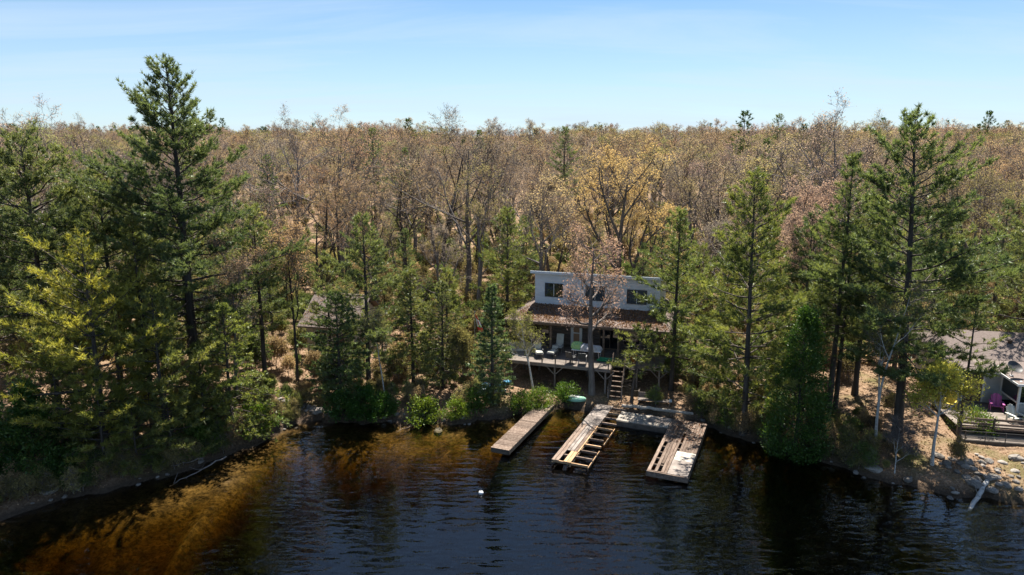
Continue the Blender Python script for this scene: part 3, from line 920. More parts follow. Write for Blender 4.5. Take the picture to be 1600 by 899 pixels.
# stairs from the deck to the ground
sx, sy = local(7.55, -3.98)
stairs = thing('deck_stairs', 'open wooden staircase with slim handrails down from the deck', 'stairs', (sx, sy, 0), YAW)
n_st = 7
gx0, gy0 = local(7.55, -3.98 - 1.9)
zb = gz(gx0, gy0) + 0.03
for i in range(n_st):
    zz = zb + (ZD - zb) * (i + 0.7) / n_st
    yy = -1.85 + 1.85 * (i + 0.3) / n_st
    box('tread', 'dock_wood', stairs, -0.40, 0.40, yy - 0.14, yy + 0.14, zz - 0.045, zz)
ang = math.atan2(ZD - zb, 1.85)
ln = math.hypot(ZD - zb, 1.85)
for s_ in (-1, 1):
    box('stringer', 'deck_wood', stairs, s_ * 0.43 - 0.022, s_ * 0.43 + 0.022, -0.93 - ln / 2, -0.93 + ln / 2, (zb + ZD) / 2 - 0.17, (zb + ZD) / 2 + 0.05, (ang, 0, 0))
    box('handrail', 'dock_wood', stairs, s_ * 0.45 - 0.03, s_ * 0.45 + 0.03, -0.93 - ln / 2, -0.93 + ln / 2, (zb + ZD) / 2 + 0.80, (zb + ZD) / 2 + 0.86, (ang, 0, 0))
    for yy, z0 in ((-1.80, zb - 0.1), (-0.08, ZD - 0.3)):
        z1 = zb + (ZD - zb) * (yy + 1.85) / 1.85 + 0.83
        box('newel_post', 'deck_wood', stairs, s_ * 0.49 - 0.035, s_ * 0.49 + 0.035, yy - 0.035, yy + 0.035, z0, z1)

# ------------------------------------------------------------------ docks
DY = R(-23)


def plank_run(parent, mat, x0, x1, y0, y1, z, count, along_y, skip=(), th=0.04, gap=0.012, jitter=0.03):
    for i in range(count):
        if i in skip:
            continue
        if along_y:
            w = (x1 - x0) / count
            a = x0 + i * w
            box('plank', mat, parent, round(a + gap / 2, 3), round(a + w - gap / 2, 3), y0 + random.choice((-1, 0, 1)) * jitter, y1, z - th, z, (0, random.uniform(-.01, .01), 0)).location.z += random.uniform(-0.004, 0.004)
        else:
            w = (y1 - y0) / count
            a = y0 + i * w
            o = box('plank', mat, parent, x0, x1, a + gap / 2, a + gap / 2 + round(w - gap, 3), z - th, z, (0, 0, random.uniform(-.006, .006)))
            o.location.x += random.uniform(-jitter, jitter) * 0.5
            o.location.z += random.uniform(-0.004, 0.004)


# narrow dock
d1 = thing('narrow_dock', 'narrow weathered plank dock, leftmost of the three docks', 'dock', (0.82, 41.65, 0), DY)
plank_run(d1, 'dock_wood', -0.60, 0.60, -3.95, 4.0, 0.42, 54, False, gap=0.010)
for a in (-0.60, 0.56):
    box('stringer', 'wet_wood', d1, a, a + 0.04, -3.93, 3.98, 0.12, 0.375)
box('end_beam', 'wet_wood', d1, -0.55, 0.55, -3.93, -3.87, 0.10, 0.370)
for a, b_ in ((0.0, -2.6), (0.0, 0.6)):
    box('pile', 'wet_wood', d1, a - 0.06, a + 0.06, b_ - 0.06, b_ + 0.06, -1.4, 0.36)

# half-stripped dock
d2 = thing('stripped_dock', 'middle dock with half its planks missing and bare joists showing', 'dock', (5.1, 40.6, 0), DY)
L2 = 4.75
plank_run(d2, 'plywood', -1.05, 0.10, 1.0, L2, 0.42, 5, False, gap=0.014)
for i, (a, b_, y0, y1, mt) in enumerate([(-1.05, -0.85, -4.75, 0.98, 'dock_wood'), (-0.845, -0.62, -4.72, 0.98, 'dock_wood'), (-0.61, -0.43, -3.2, 0.98, 'plywood'), (-0.42, -0.20, -3.2, 0.98, 'plywood'),
                                           (-0.34, -0.14, -4.72, -3.22, 'fresh_wood'), (-0.19, 0.02, -3.2, 0.98, 'dock_wood'), (-0.13, 0.10, -4.74, -3.22, 'fresh_wood')]):
    box('plank', mt, d2, a, b_ - 0.012, y0, y1, 0.38, 0.42)
box('plank', 'fresh_wood', d2, 0.03, 0.10, -3.2, 0.98, 0.38, 0.42)
for k in range(11):
    yy = -4.68 + k * 0.92
    if yy < L2:
        box('joist', 'dock_wood' if k % 3 else 'fresh_wood', d2, -1.02, 1.10 if k != 4 else 1.0, yy, yy + 0.09, 0.23, 0.372)
for a, y0, y1, mt in ((-1.06, -4.7, L2, 'wet_wood'), (0.02, -4.7, L2, 'fresh_wood'), (1.06, -4.62, -2.2, 'fresh_wood'), (1.06, -1.2, 1.4, 'fresh_wood')):
    box('stringer', mt, d2, a, a + 0.05, y0, y1, 0.10, 0.225)
for a, b_ in ((-0.6, -3.6), (-0.6, -0.6), (-0.6, 2.4)):
    box('pile', 'wet_wood', d2, a - 0.06, a + 0.06, b_ - 0.06, b_ + 0.06, -1.6, 0.22)

# L-shaped dock
d3 = thing('corner_dock', 'wide L-shaped dock, rightmost, with pale plywood patches', 'dock', (10.15, 38.6, 0), DY)
for i, (a, b_, y0, y1) in enumerate([(-1.12, -0.92, -4.05, 3.95), (-0.915, -0.735, 0.2, 3.95), (-0.73, -0.545, -4.03, 3.95), (-0.54, -0.37, -2.9, 3.95), (-0.365, -0.19, -4.04, 3.95), (-0.185, -0.02, -4.05, 3.95)]):
    box('plank', 'dock_wood', d3, a, b_ - 0.012, y0, y1, 0.38, 0.42)
plank_run(d3, 'dock_wood', -0.01, 1.12, 1.9, 3.95, 0.42, 7, True)
plank_run(d3, 'dock_wood', 0.12, 1.12, -0.9, 1.88, 0.42, 6, True)
box('plywood_sheet', 'plywood', d3, -0.01, 1.11, -4.04, -2.2, 0.385, 0.425)
box('plywood_sheet', 'deadwood', d3, 0.0, 1.12, -2.18, -0.92, 0.38, 0.42)
for k in range(10):
    yy = -3.95 + k * 0.86
    box('joist', 'dock_wood', d3, -1.08, 1.08, yy, yy + 0.09, 0.23, 0.374)
for a in (-1.13, 1.08):
    box('stringer', 'wet_wood', d3, a, a + 0.05, -4.0, 3.95, 0.06, 0.225)
box('end_beam', 'dock_wood', d3, -1.14, 1.14, -4.13, -4.06, 0.08, 0.405)
box('walkway', 'deadwood', d3, -4.55, -1.14, 2.35, 3.95, 0.28, 0.405)
box('plywood_sheet', 'plywood', d3, -2.6, -1.16, 2.8, 3.92, 0.409, 0.424)
box('walkway_beam', 'wet_wood', d3, -4.5, -1.15, 2.29, 2.345, -0.1, 0.36)
for a, b_ in ((0.5, -2.6), (0.5, 0.0), (0.5, 3.0), (-4.2, 3.2), (-2.6, 3.2)):
    box('pile', 'wet_wood', d3, a - 0.07, a + 0.07, b_ - 0.07, b_ + 0.07, -2.2, 0.22)
xs, ys_ = rng.uniform(-0.9, 1.1, 500), rng.uniform(0.3, 3.9, 500)
leaf_scatter('fallen_leaves', np.stack([xs, ys_, np.full(500, 0.435)], 1), d3, seed=9, size=0.07, tint=(0.8, 0.55, 0.45))

# ------------------------------------------------------------------ small things on the deck and the shore
DZ = ZD + 0.006


def on_deck(u, v):
    x, y = local(u, v)
    return (x, y, DZ)


def patio_chair(name, label, loc, rotz, seat_mat, frame_mat, back=0.75, lounge=0.0, cushion=None, group=None):
    t_ = thing(name, label, 'chair', loc, rotz, group)
    w, dp = 0.28, 0.26 + lounge / 2
    for a in (-w, w):
        for b_ in (-dp, dp):
            box('leg', frame_mat, t_, a - 0.02, a + 0.02, b_ - 0.02, b_ + 0.02, 0, 0.34 if lounge else 0.40)
        box('armrest', frame_mat, t_, a - 0.035, a + 0.035, -dp * 0.6 if lounge else -dp, dp, 0.58, 0.62)
        box('arm_post', frame_mat, t_, a - 0.018, a + 0.018, dp - 0.06, dp - 0.02, 0.40, 0.58)
    box('seat', seat_mat, t_, -w, w, -dp - 0.02, dp, 0.40 - (0.06 if lounge else 0), 0.45 - (0.06 if lounge else 0))
    if cushion:
        box('cushion', cushion, t_, -w + 0.03, w - 0.03, -dp, dp - 0.04, 0.452 - (0.06 if lounge else 0), 0.54 - (0.06 if lounge else 0))
    k = box('backrest', seat_mat, t_, -w, w, dp + 0.03, dp + 0.07, 0.42, 0.42 + back, (R(-16), 0, 0))
    if cushion:
        box('back_cushion', cushion, t_, -w + 0.03, w - 0.03, dp - 0.06, dp + 0.015, 0.50, 0.38 + back, (R(-16), 0, 0))
    return t_


patio_chair('patio_chair', 'patio chair with pale cushion at the left side of the deck', on_deck(1.45, -4.05), YAW + R(25), 'grey_metal', 'dark_metal', 0.5, 0.5, 'cushion')
patio_chair('patio_chair', 'pale-cushioned low chair in front of the tall grey-green chair', on_deck(2.45, -3.7), YAW - R(10), 'grey_metal', 'dark_metal', 0.35, 0.4, 'cushion')
patio_chair('patio_chair', 'tall-backed grey-green chair by the log wall', on_deck(2.6, -2.4), YAW, 'cushion', 'grey_metal', 0.95).children[-1]
patio_chair('patio_chair', 'dark folding chair near the deck edge below the lime cloth', on_deck(4.1, -4.75), YAW + R(160), 'dark_metal', 'dark_metal', 0.5)
patio_chair('patio_chair', 'dark slatted chair at the deck edge beside the maple trunk', on_deck(4.95, -4.75), YAW + R(185), 'dark_metal', 'grey_metal', 0.5)


def heap(name, mat, parent, sx_, sy_, sz_, seed, loc=(0, 0, 0), n_u=20, n_v=8, rough=0.16):
    """A lumpy draped mound."""
    r_ = np.random.default_rng(seed)
    V, F = [], []
    ph = r_.uniform(0, 6, 6)
    for j in range(n_v + 1):
        t_ = j / n_v
        for i in range(n_u):
            a = 2 * PI * i / n_u
            k = 1 + rough * (math.sin(3 * a + ph[0] + 2 * t_) + 0.6 * math.sin(5 * a + ph[1] - 3 * t_))
            rr = (math.cos(t_ * PI / 2) ** 0.55) * k
            V.append((sx_ * rr * math.cos(a), sy_ * rr * math.sin(a), sz_ * math.sin(t_ * PI / 2) * (1 + 0.5 * rough * math.sin(2 * a + ph[2] + 4 * t_))))
    for j in range(n_v):
        for i in range(n_u):
            a, b_ = j * n_u + i, j * n_u + (i + 1) % n_u
            F.append((a, b_, b_ + n_u, a + n_u))
    return put(name, poly_mesh(name, V, F, mat), parent, loc)


t_ = thing('covered_table', 'deck table heaped with white and lime-green tarps', 'table', on_deck(5.0, -3.35), YAW)
for a in (-0.95, 0.95):
    for b_ in (-0.38, 0.38):
        box('leg', 'grey_metal', t_, a - 0.03, a + 0.03, b_ - 0.03, b_ + 0.03, 0, 0.68)
box('tabletop', 'white_paint', t_, -1.1, 1.1, -0.5, 0.5, 0.68, 0.72)
heap('white_tarp', 'tarp_white', t_, 0.85, 0.48, 0.36, 4, (0.25, 0, 0.722))
heap('lime_tarp', 'lime_fabric', t_, 0.45, 0.42, 0.50, 7, (-0.72, 0.02, 0.723))
heap('white_bundle', 'tarp_white', t_, 0.30, 0.36, 0.42, 12, (-0.22, -0.12, 0.725))
t_ = thing('green_sled', 'bright green plastic sled tilted beside the tarp-covered table', 'sled', on_deck(6.45, -3.6), YAW)
V, F = [], []
for i in range(9):
    s_ = i / 8
    w = 0.30 * (1 - 0.45 * s_ ** 3)
    for a, z in ((-1, 0.16), (-0.8, 0.0), (0.8, 0.0), (1, 0.16)):
        V.append((-0.6 + 1.2 * s_, a * w, z + 0.35 * max(0, s_ - 0.65) ** 1.5 + 0.03))
for i in range(8):
    for j in range(3):
        a = i * 4 + j
        F.append((a, a + 1, a + 5, a + 4))
o = put('hull', poly_mesh('hull', V, F, 'green_plastic'), t_)
md = o.modifiers.new('solid', 'SOLIDIFY'); md.thickness = 0.025
box('handle', 'dark_metal', t_, -0.62, -0.58, -0.18, 0.18, 0.17, 0.21)
t_ = thing('orange_bucket', 'orange bucket standing on the deck right of the stairs', 'bucket', on_deck(8.5, -3.3), 0)


def lathe(name, mat, parent, prof, n_=16, loc=(0, 0, 0), rot=(0, 0, 0)):
    V, F = [], []
    for r_, z in prof:
        V += [(r_ * math.cos(2 * PI * i / n_), r_ * math.sin(2 * PI * i / n_), z) for i in range(n_)]
    for j in range(len(prof) - 1):
        F += [(j * n_ + i, j * n_ + (i + 1) % n_, (j + 1) * n_ + (i + 1) % n_, (j + 1) * n_ + i) for i in range(n_)]
    F.append(tuple(range(n_ - 1, -1, -1)))
    o = put(name, poly_mesh(name, V, F, mat), parent, loc, rot)
    for p in o.data.polygons:
        p.use_smooth = True
    return o


lathe('bucket_body', 'orange_plastic', t_, [(0.22, 0), (0.30, 0.50), (0.32, 0.50), (0.32, 0.54), (0.28, 0.54), (0.21, 0.04), (0.01, 0.03)])
lathe('rim', 'orange_plastic', t_, [(0.322, 0.47), (0.345, 0.48), (0.345, 0.52), (0.322, 0.53)])
# boat under a tan cover left of the deck
t_ = thing('covered_boat', 'small boat under a tan cover beside the left end of the deck', 'boat', (*local(-0.9, -2.6)[:2], gz(*local(-0.9, -2.6)) + 0.0), YAW + R(20))
bz = 0.55


def boat_hull(L, W, H, mat, name, parent, loc, flip=False, sheer=0.18, rot=(0, 0, 0), n_=12):
    V, F = [], []
    for i in range(n_ + 1):
        s_ = i / n_ * 2 - 1
        w = W / 2 * max(0.03, (1 - abs(s_) ** 2.6))
        z = sheer * abs(s_) ** 2.5
        for a, b_ in ((-1, 1), (-0.92, 0.35), (-0.45, 0.03), (0, 0), (0.45, 0.03), (0.92, 0.35), (1, 1)):
            zz = b_ * H + z * b_ + (0.35 * H * abs(s_) ** 4) * (1 - b_)
            V.append((s_ * L / 2, a * w, (H + sheer - zz) if flip else zz))
    for i in range(n_):
        for j in range(6):
            a = i * 7 + j
            F.append((a, a + 1, a + 8, a + 7))
    o = put(name, poly_mesh(name, V, F, mat), parent, loc, rot)
    md = o.modifiers.new('solid', 'SOLIDIFY'); md.thickness = 0.02
    for p in o.data.polygons:
        p.use_smooth = True
    return o


for a in (-0.9, 0.9):
    box('trestle', 'deck_wood', t_, a - 0.05, a + 0.05, -0.5, 0.5, -0.1, 1.22)
boat_hull(3.4, 1.4, 0.5, 'grey_paint', 'hull', t_, (0, 0, 1.2))
heap('cover', 'tarp_tan', t_, 1.5, 0.6, 0.38, 21, (0, 0, 1.66), 24, 8, 0.06)
# kayaks on the ground below the spruce
t_ = thing('blue_kayak', 'blue kayak lying on the ground behind the little spruce', 'kayak', (-1.35, 47.6, gz(-1.35, 47.6) + 0.02), R(25))
boat_hull(2.9, 0.72, 0.30, 'blue_plastic', 'hull', t_, (0, 0, 0), True, 0.05)
box('carry_handle', 'dark_metal', t_, -0.3, 0.3, -0.02, 0.02, 0.352, 0.375)
t_ = thing('white_kayak', 'pale blue-white kayak on the leaves in front of the blue kayak', 'kayak', (-1.7, 46.3, gz(-1.7, 46.3) + 0.02), R(8))
boat_hull(2.6, 0.66, 0.28, 'pale_blue', 'hull', t_, (0, 0, 0), True, 0.05)
box('carry_handle', 'dark_metal', t_, -0.25, 0.25, -0.02, 0.02, 0.332, 0.352)
t_ = thing('pedal_boat', 'mint-green and white plastic boat with red edge near the dock', 'boat', (4.5, 45.95, gz(4.5, 45.95) + 0.02), R(-10))
boat_hull(1.5, 0.8, 0.26, 'mint_plastic', 'hull', t_, (0, 0, 0), True, 0.03)
box('deck_panel', 'white_paint', t_, -0.35, 0.30, -0.22, 0.22, 0.292, 0.315)
box('edge_stripe', 'flag_red', t_, -0.45, 0.45, 0.385, 0.40, 0.10, 0.16)
# low bench platform on the bank
bx_, by_ = 9.75, 45.15
t_ = thing('shore_bench', 'long grey plank bench with a box back on the bank behind the docks', 'bench', (bx_, by_, gz(bx_, by_)), R(-14))
for i in range(3):
    box('seat_plank', 'deck_wood', t_, -0.95, 1.35, -0.62 + i * 0.2, -0.44 + i * 0.2, 0.30, 0.34)
for i in range(4):
    box('back_plank', 'deck_wood', t_, -0.9, 0.55, 0.05, 0.085, 0.06 + i * 0.16, 0.20 + i * 0.16)
for a in (-0.9, 0.55):
    box('side_panel', 'deck_wood', t_, a - 0.02, a + 0.02, 0.09, 0.6, -0.1, 0.70)
for a in (-0.85, 0.3, 1.25):
    box('leg', 'wet_wood', t_, a - 0.04, a + 0.04, -0.55, -0.10, -0.15, 0.297)
box('cap_block', 'pale_blue', t_, 1.20, 1.38, -0.60, -0.42, 0.342, 0.50)
t_ = thing('white_bag', 'crumpled white plastic bag on the leaves right of the cabin', 'bag', (13.85, 50.6, gz(13.85, 50.6)), 0)
heap('bag_body', 'white_paint', t_, 0.60, 0.42, 0.55, 31, rough=0.3)
heap('bag_neck', 'white_paint', t_, 0.16, 0.14, 0.72, 32, (0.05, 0, 0.02), rough=0.35)
t_ = thing('white_bag', 'smaller white sack leaning at the right end of the cabin', 'bag', (12.2, 50.3, gz(12.2, 50.3)), 0)
heap('bag_body', 'tarp_white', t_, 0.42, 0.30, 0.95, 33, rough=0.2)
heap('bag_neck', 'tarp_white', t_, 0.12, 0.12, 1.1, 34, (0.02, 0, 0.02), rough=0.3)

# flag on a leaning pole
fx, fy = -2.9, 50.6
t_ = thing('flag', 'red and white maple-leaf flag hanging from a thin pole', 'flag', (fx, fy, gz(fx, fy)), 0)
b_ = Bag()
b_.tube([(0, 0, -0.2), (0.02, 0, 2.0), (0.06, 0, 4.55)], [0.035, 0.03, 0.022], 8)
put('pole', b_.mesh('pole', 'grey_metal', True, False), t_)
lathe('finial', 'grey_metal', t_, [(0.02, 0), (0.05, 0.03), (0.05, 0.07), (0.01, 0.10)], 10, (0.06, 0, 4.54))
# the cloth hangs limp: its fly end droops, so the three bands run down it
FW, FH = 1.5, 0.62


def cloth(s_, t2, off=0.0):
    """s_ along the fly (0 at the pole), t2 across the hoist."""
    drop = FW * s_
    x = 0.08 + (0.16 + 0.30 * s_) * t2 * FH * 1.6 + 0.22 * s_
    y = 0.07 * math.sin(6 * t2 + 2.2 * s_) * (0.4 + s_) + off
    z = 4.45 - drop * 0.94 - (1 - t2) * 0.0 - 0.25 * t2 * (1 - s_)
    return (x, y, z)


def cloth_patch(name, mat, s0, s1, parent, off=0.0, n_=8):
    V = [cloth(s0 + (s1 - s0) * i / n_, j / n_, off) for i in range(n_ + 1) for j in range(n_ + 1)]
    F = [(i * (n_ + 1) + j, i * (n_ + 1) + j + 1, (i + 1) * (n_ + 1) + j + 1, (i + 1) * (n_ + 1) + j) for i in range(n_) for j in range(n_)]
    o = put(name, poly_mesh(name, V, F, mat), parent)
    md = o.modifiers.new('solid', 'SOLIDIFY'); md.thickness = 0.006; md.offset = 0
    return o


cloth_patch('red_band', 'flag_red', 0, 0.25, t_)
cloth_patch('white_band', 'flag_white', 0.25, 0.75, t_)
cloth_patch('red_band', 'flag_red', 0.75, 1.0, t_)
leaf = [(0, 1.0), (0.17, 0.66), (0.36, 0.76), (0.30, 0.30), (0.52, 0.52), (0.60, 0.40), (0.92, 0.46), (0.82, 0.16), (0.95, 0.05), (0.50, -0.32), (0.55, -0.48), (0.05, -0.40), (0.05, -0.85)]
leaf = leaf + [(-x, y) for x, y in reversed(leaf[1:])]
for sd in (-1, 1):
    V = [cloth(0.5 + 0.20 * y * -1 if False else 0.5 + 0.19 * x, 0.5 + 0.38 * y, sd * 0.009) for x, y in leaf]
    V.append(cloth(0.5, 0.5, sd * 0.009))
    nl = len(leaf)
    put('maple_leaf', poly_mesh('maple_leaf', V, [(i, (i + 1) % nl, nl) for i in range(nl)], 'flag_red'), t_)

# ------------------------------------------------------------------ the small bunkhouse among the trees
BY = R(-12)
BX0, BY0 = -17.0, 52.9
bz = gz(-12.5, 54) + 0.1
hut = thing('bunkhouse', 'small beige bunkhouse with a leaf-strewn gable roof half hidden by trees', 'cabin', (BX0, BY0, bz), BY)
box('wall', 'beige_paint', hut, 0.4, 4.4, 0.4, 5.6, -0.6, 2.7)
rows(hut, 'siding_board', 'beige_paint', 0.05, 2.65, 0.26, 0.38, 4.42, 0.397, 0.03, [(1.0, 2.2, 0.95, 2.25), (2.7, 3.7, -0.1, 2.2)], 0.003)
window(hut, 1.1, 2.1, 1.05, 2.15, 0.36, 'white_paint', 2, 0.03)
dr = box('door', 'brown_door', hut, 2.75, 3.65, 0.345, 0.394, 0.05, 2.12)
box('handle', 'grey_metal', dr, 0.32, 0.38, -0.06, -0.026, -0.06, 0.02)
hroof = slab('roof', 'shingle_pink', hut, [(-0.1, -0.2, 2.66), (4.9, -0.2, 2.66), (4.9, 3.0, 4.70), (-0.1, 3.0, 4.70)], 0.12)
slab('roof_plane', 'shingle_pink', hroof, [(-0.1, 3.003, 4.70), (4.9, 3.003, 4.70), (4.9, 6.2, 2.66), (-0.1, 6.2, 2.66)], 0.12)
box('ridge_cap', 'shingle', hroof, -0.12, 4.92, 2.90, 3.10, 4.69, 4.74)
for u0, u1 in ((0.4, 0.48), (4.32, 4.4)):
    V = [(u0, 0.4, 2.70), (u0, 5.6, 2.70), (u0, 3.0, 4.42), (u1, 0.4, 2.70), (u1, 5.6, 2.70), (u1, 3.0, 4.42)]
    put('gable_wall', poly_mesh('gable_wall', V, [(0, 2, 1), (3, 4, 5), (0, 1, 4, 3), (1, 2, 5, 4), (2, 0, 3, 5)], 'beige_paint'), hut)
pu = rng.uniform(0, 4.8, 1500); pv = rng.uniform(-0.15, 2.9, 1500)
leaf_scatter('fallen_leaves', np.stack([pu, pv, 2.66 + (pv + 0.2) * 0.6375 + 0.03], 1), hroof, seed=5, size=0.09)
hd = thing('side_deck', 'low deck with dark railing at the right of the bunkhouse', 'deck', (-8.9, 52.2, gz(-8.9, 52.2)), BY)
for i in range(12):
    box('deck_board', 'deck_wood', hd, -1.6, 1.6, i * 0.15, i * 0.15 + 0.138, 0.62, 0.66)
for a in (-1.5, 0, 1.5):
    box('post', 'wet_wood', hd, a - 0.05, a + 0.05, 0.0, 0.10, -0.2, 1.62)
    box('post', 'wet_wood', hd, a - 0.05, a + 0.05, 1.65, 1.75, -0.2, 0.618)
box('handrail', 'wet_wood', hd, -1.6, 1.6, -0.02, 0.08, 1.622, 1.67)
box('rail', 'wet_wood', hd, -1.6, 1.6, -0.045, -0.004, 1.16, 1.24)
for i in range(16):
    box('baluster', 'wet_wood', hd, -1.52 + i * 0.2 - 0.018, -1.52 + i * 0.2 + 0.018, -0.042, -0.008, 0.67, 1.155)

# ------------------------------------------------------------------ neighbour's cottage at the right edge
NY = R(-12)
NX0, NY0 = 29.0, 42.6
nz = gz(31, 42) + 0.45
cot = thing('lakeside_cottage', 'single-storey grey cottage with pinkish shingle roof and screened porch', 'cottage', (NX0, NY0, nz), NY)
box('wall', 'grey_paint', cot, 0.0, 11.0, 0.0, 7.0, -0.7, 2.25)
box('porch_wall', 'interior', cot, 2.7, 11.0, -2.2, -0.003, -0.7, 0.25)
rows(cot, 'siding_board', 'grey_paint', 0.0, 2.22, 0.20, -0.02, 2.66, -0.003, 0.03, [(0.45, 1.75, -0.1, 2.1)], 0.002)
dr = box('door', 'brown_door', cot, 0.55, 1.62, -0.05, -0.006, 0.0, 2.02)
box('panel', 'brown_door', dr, -0.38, 0.38, -0.045, -0.024, -0.85, -0.15)
box('panel', 'brown_door', dr, -0.38, 0.38, -0.045, -0.024, 0.0, 0.85)
box('handle', 'grey_metal', dr, 0.42, 0.48, -0.07, -0.026, -0.08, 0.0)
for a in (0.45, 1.63):
    box('door_frame', 'white_paint', cot, a, a + 0.10, -0.075, -0.006, 0.0, 2.10)
for a in (2.66, 4.3, 6.2, 8.1):
    box('porch_post', 'white_paint', cot, a, a + 0.12, -2.32, -2.20, 0.0, 2.25)
box('porch_post', 'white_paint', cot, 2.66, 2.78, -0.14, -0.03, 0.0, 2.25)
box('porch_rail', 'white_paint', cot, 2.66, 10.9, -2.30, -2.21, 0.78, 0.88)
box('porch_rail', 'white_paint', cot, 2.68, 2.76, -2.19, -0.15, 0.78, 0.88)
for i in range(3):
    box('screen', 'glass', cot, 2.79 + i * 1.8, 4.28 + i * 1.8, -2.265, -2.25, 0.89, 2.2)
box('screen', 'glass', cot, 2.715, 2.73, -2.19, -0.15, 0.89, 2.2)
for i in range(4):
    box('porch_panel', 'grey_paint', cot, 2.79 + i * 0.9, 3.62 + i * 0.9, -2.27, -2.23, 0.0, 0.76)
croof = slab('roof', 'shingle_pink', cot, [(-0.5, 0.9, 2.62), (11.5, 0.9, 2.62), (11.5, 4.2, 3.75), (0.8, 4.2, 3.75)], 0.12)
slab('porch_roof', 'shingle_pink', croof, [(-0.5, -0.55, 2.26), (2.35, -0.55, 2.26), (2.35, -2.75, 2.22), (11.5, -2.75, 2.22), (11.5, 0.895, 2.60), (-0.5, 0.895, 2.60)], 0.10)
slab('roof_plane', 'shingle_pink', croof, [(0.8, 4.203, 3.75), (11.5, 4.203, 3.75), (11.5, 7.6, 2.55), (-0.5, 7.6, 2.55)], 0.12)
slab('roof_plane', 'shingle_pink', croof, [(-0.503, 7.6, 2.55), (-0.503, 0.9, 2.618), (0.797, 4.2, 3.748)], 0.10)
box('fascia', 'white_paint', croof, -0.5, 2.35, -0.60, -0.553, 2.10, 2.25)
box('fascia', 'white_paint', croof, 2.30, 11.5, -2.80, -2.753, 2.06, 2.21)
box('fascia', 'white_paint', croof, 2.30, 2.345, -2.75, -0.605, 2.07, 2.215)
lathe('roof_vent', 'trim_wood', croof, [(0.12, 0), (0.12, 0.16), (0.18, 0.17), (0.18, 0.24), (0.05, 0.27)], 12, (4.2, 2.9, 3.28))
# satellite dish
sdx, sdy = local(2.6, -1.3, NY, (NX0, NY0))
t_ = thing('satellite_dish', 'dark satellite dish standing on the cottage porch roof', 'satellite dish', (sdx, sdy, nz + 2.30), NY)
lathe('base_plate', 'grey_metal', t_, [(0.12, -0.06), (0.12, 0.01), (0.03, 0.02)], 10)
b_ = Bag(); b_.tube([(0, 0, 0), (0, -0.02, 0.3), (0, -0.10, 0.48)], [0.025, 0.025, 0.025], 8)
put('mast', b_.mesh('mast', 'grey_metal', True, False), t_)
lathe('reflector', 'dark_metal', t_, [(0.01, 0.0), (0.20, 0.03), (0.36, 0.09), (0.44, 0.15), (0.45, 0.155), (0.36, 0.07), (0.20, 0.01)], 20, (0, -0.14, 0.52), (R(38), 0, R(20)))
b_ = Bag(); b_.tube([(0, -0.14, 0.50), (0.02, -0.42, 0.66), (0.03, -0.46, 0.80)], [0.015, 0.012, 0.012], 6)
put('feed_arm', b_.mesh('feed_arm', 'grey_metal', True, False), t_)
# upper terrace with timber rails, lower terrace with a thin rail
ter = thing('cottage_terrace', 'grey board terrace with pale timber rails in front of the cottage', 'terrace', (NX0, NY0, nz), NY)
for i in range(15):
    box('deck_board', 'deck_wood', ter, -1.4, 2.64 if i > 6 else 9.0, -4.35 + i * 0.29, -4.35 + i * 0.29 + 0.28, -0.09, -0.045)
for a in (-1.3, 0.6, 2.5, 4.4, 6.3):
    box('rail_post', 'wet_wood', ter, a - 0.05, a + 0.05, -4.46, -4.36, -0.9, 0.52)
for z in (-0.22, 0.08, 0.36):
    for a in (-1.35, 0.65, 2.55, 4.45):
        box('rail', 'dock_wood', ter, a, a + 1.82, -4.51, -4.465, z, z + 0.13)
low = thing('lower_terrace', 'low board terrace with thin dark rail above the shore stones', 'terrace', (27.2, 37.6, gz(28.4, 37.4) + 0.25), NY)
for i in range(9):
    box('deck_board', 'deck_wood', low, -0.6, 5.0, 0.0 + i * 0.24, i * 0.24 + 0.23, -0.045, 0.0)
box('rim_beam', 'wet_wood', low, -0.6, 5.0, -0.05, -0.004, -0.45, -0.02)
for a in (-0.5, 0.55, 1.6, 2.65, 3.7, 4.75):
    box('rail_post', 'dark_metal', low, a - 0.02, a + 0.02, -0.09, -0.053, -0.3, 0.58)
for z in (0.26, 0.55):
    box('rail', 'dark_metal', low, -0.6, 5.0, -0.122, -0.093, z, z + 0.03)


def lawn_chair(label, loc, rotz, mat):
    t_ = thing('lawn_chair', label, 'chair', loc, rotz)
    for i in range(4):
        box('seat_slat', mat, t_, -0.28, 0.28, -0.25 + i * 0.13, -0.25 + i * 0.13 + 0.115, 0.30 - i * 0.03, 0.325 - i * 0.03)
    for i in range(5):
        h_ = (0.62, 0.72, 0.76, 0.72, 0.62)[i]
        box('back_slat', mat, t_, -0.29 + i * 0.118, -0.29 + i * 0.118 + 0.108, 0.34, 0.365, 0.18, 0.25 + h_, (R(-20), 0, 0))
    for a in (-0.34, 0.34):
        box('armrest', mat, t_, a - 0.07, a + 0.07, -0.35, 0.36, 0.50, 0.525)
        box('front_leg', mat, t_, a - 0.02, a + 0.02, -0.28, -0.18, 0, 0.498)
        box('rear_leg', mat, t_, a - 0.02, a + 0.02, 0.20, 0.30, 0, 0.498)
    return t_


def on_terrace(u, v):
    x, y = local(u, v, NY, (NX0, NY0))
    return (x, y, nz - 0.042)


lawn_chair('bright pink slatted lawn chair beside the cottage porch', on_terrace(2.0, -1.35), NY + R(-15), 'pink_plastic')
lawn_chair('pale cream lawn chair right of the pink one', on_terrace(2.2, -3.3), NY + R(20), 'cushion')
lawn_chair('turquoise lawn chair at the right edge of the terrace', on_terrace(4.2, -3.2), NY + R(40), 'teal_plastic')
lawn_chair('yellow lawn chair at the left end of the terrace', on_terrace(-0.7, -1.5), NY + R(-30), 'yellow_plastic')

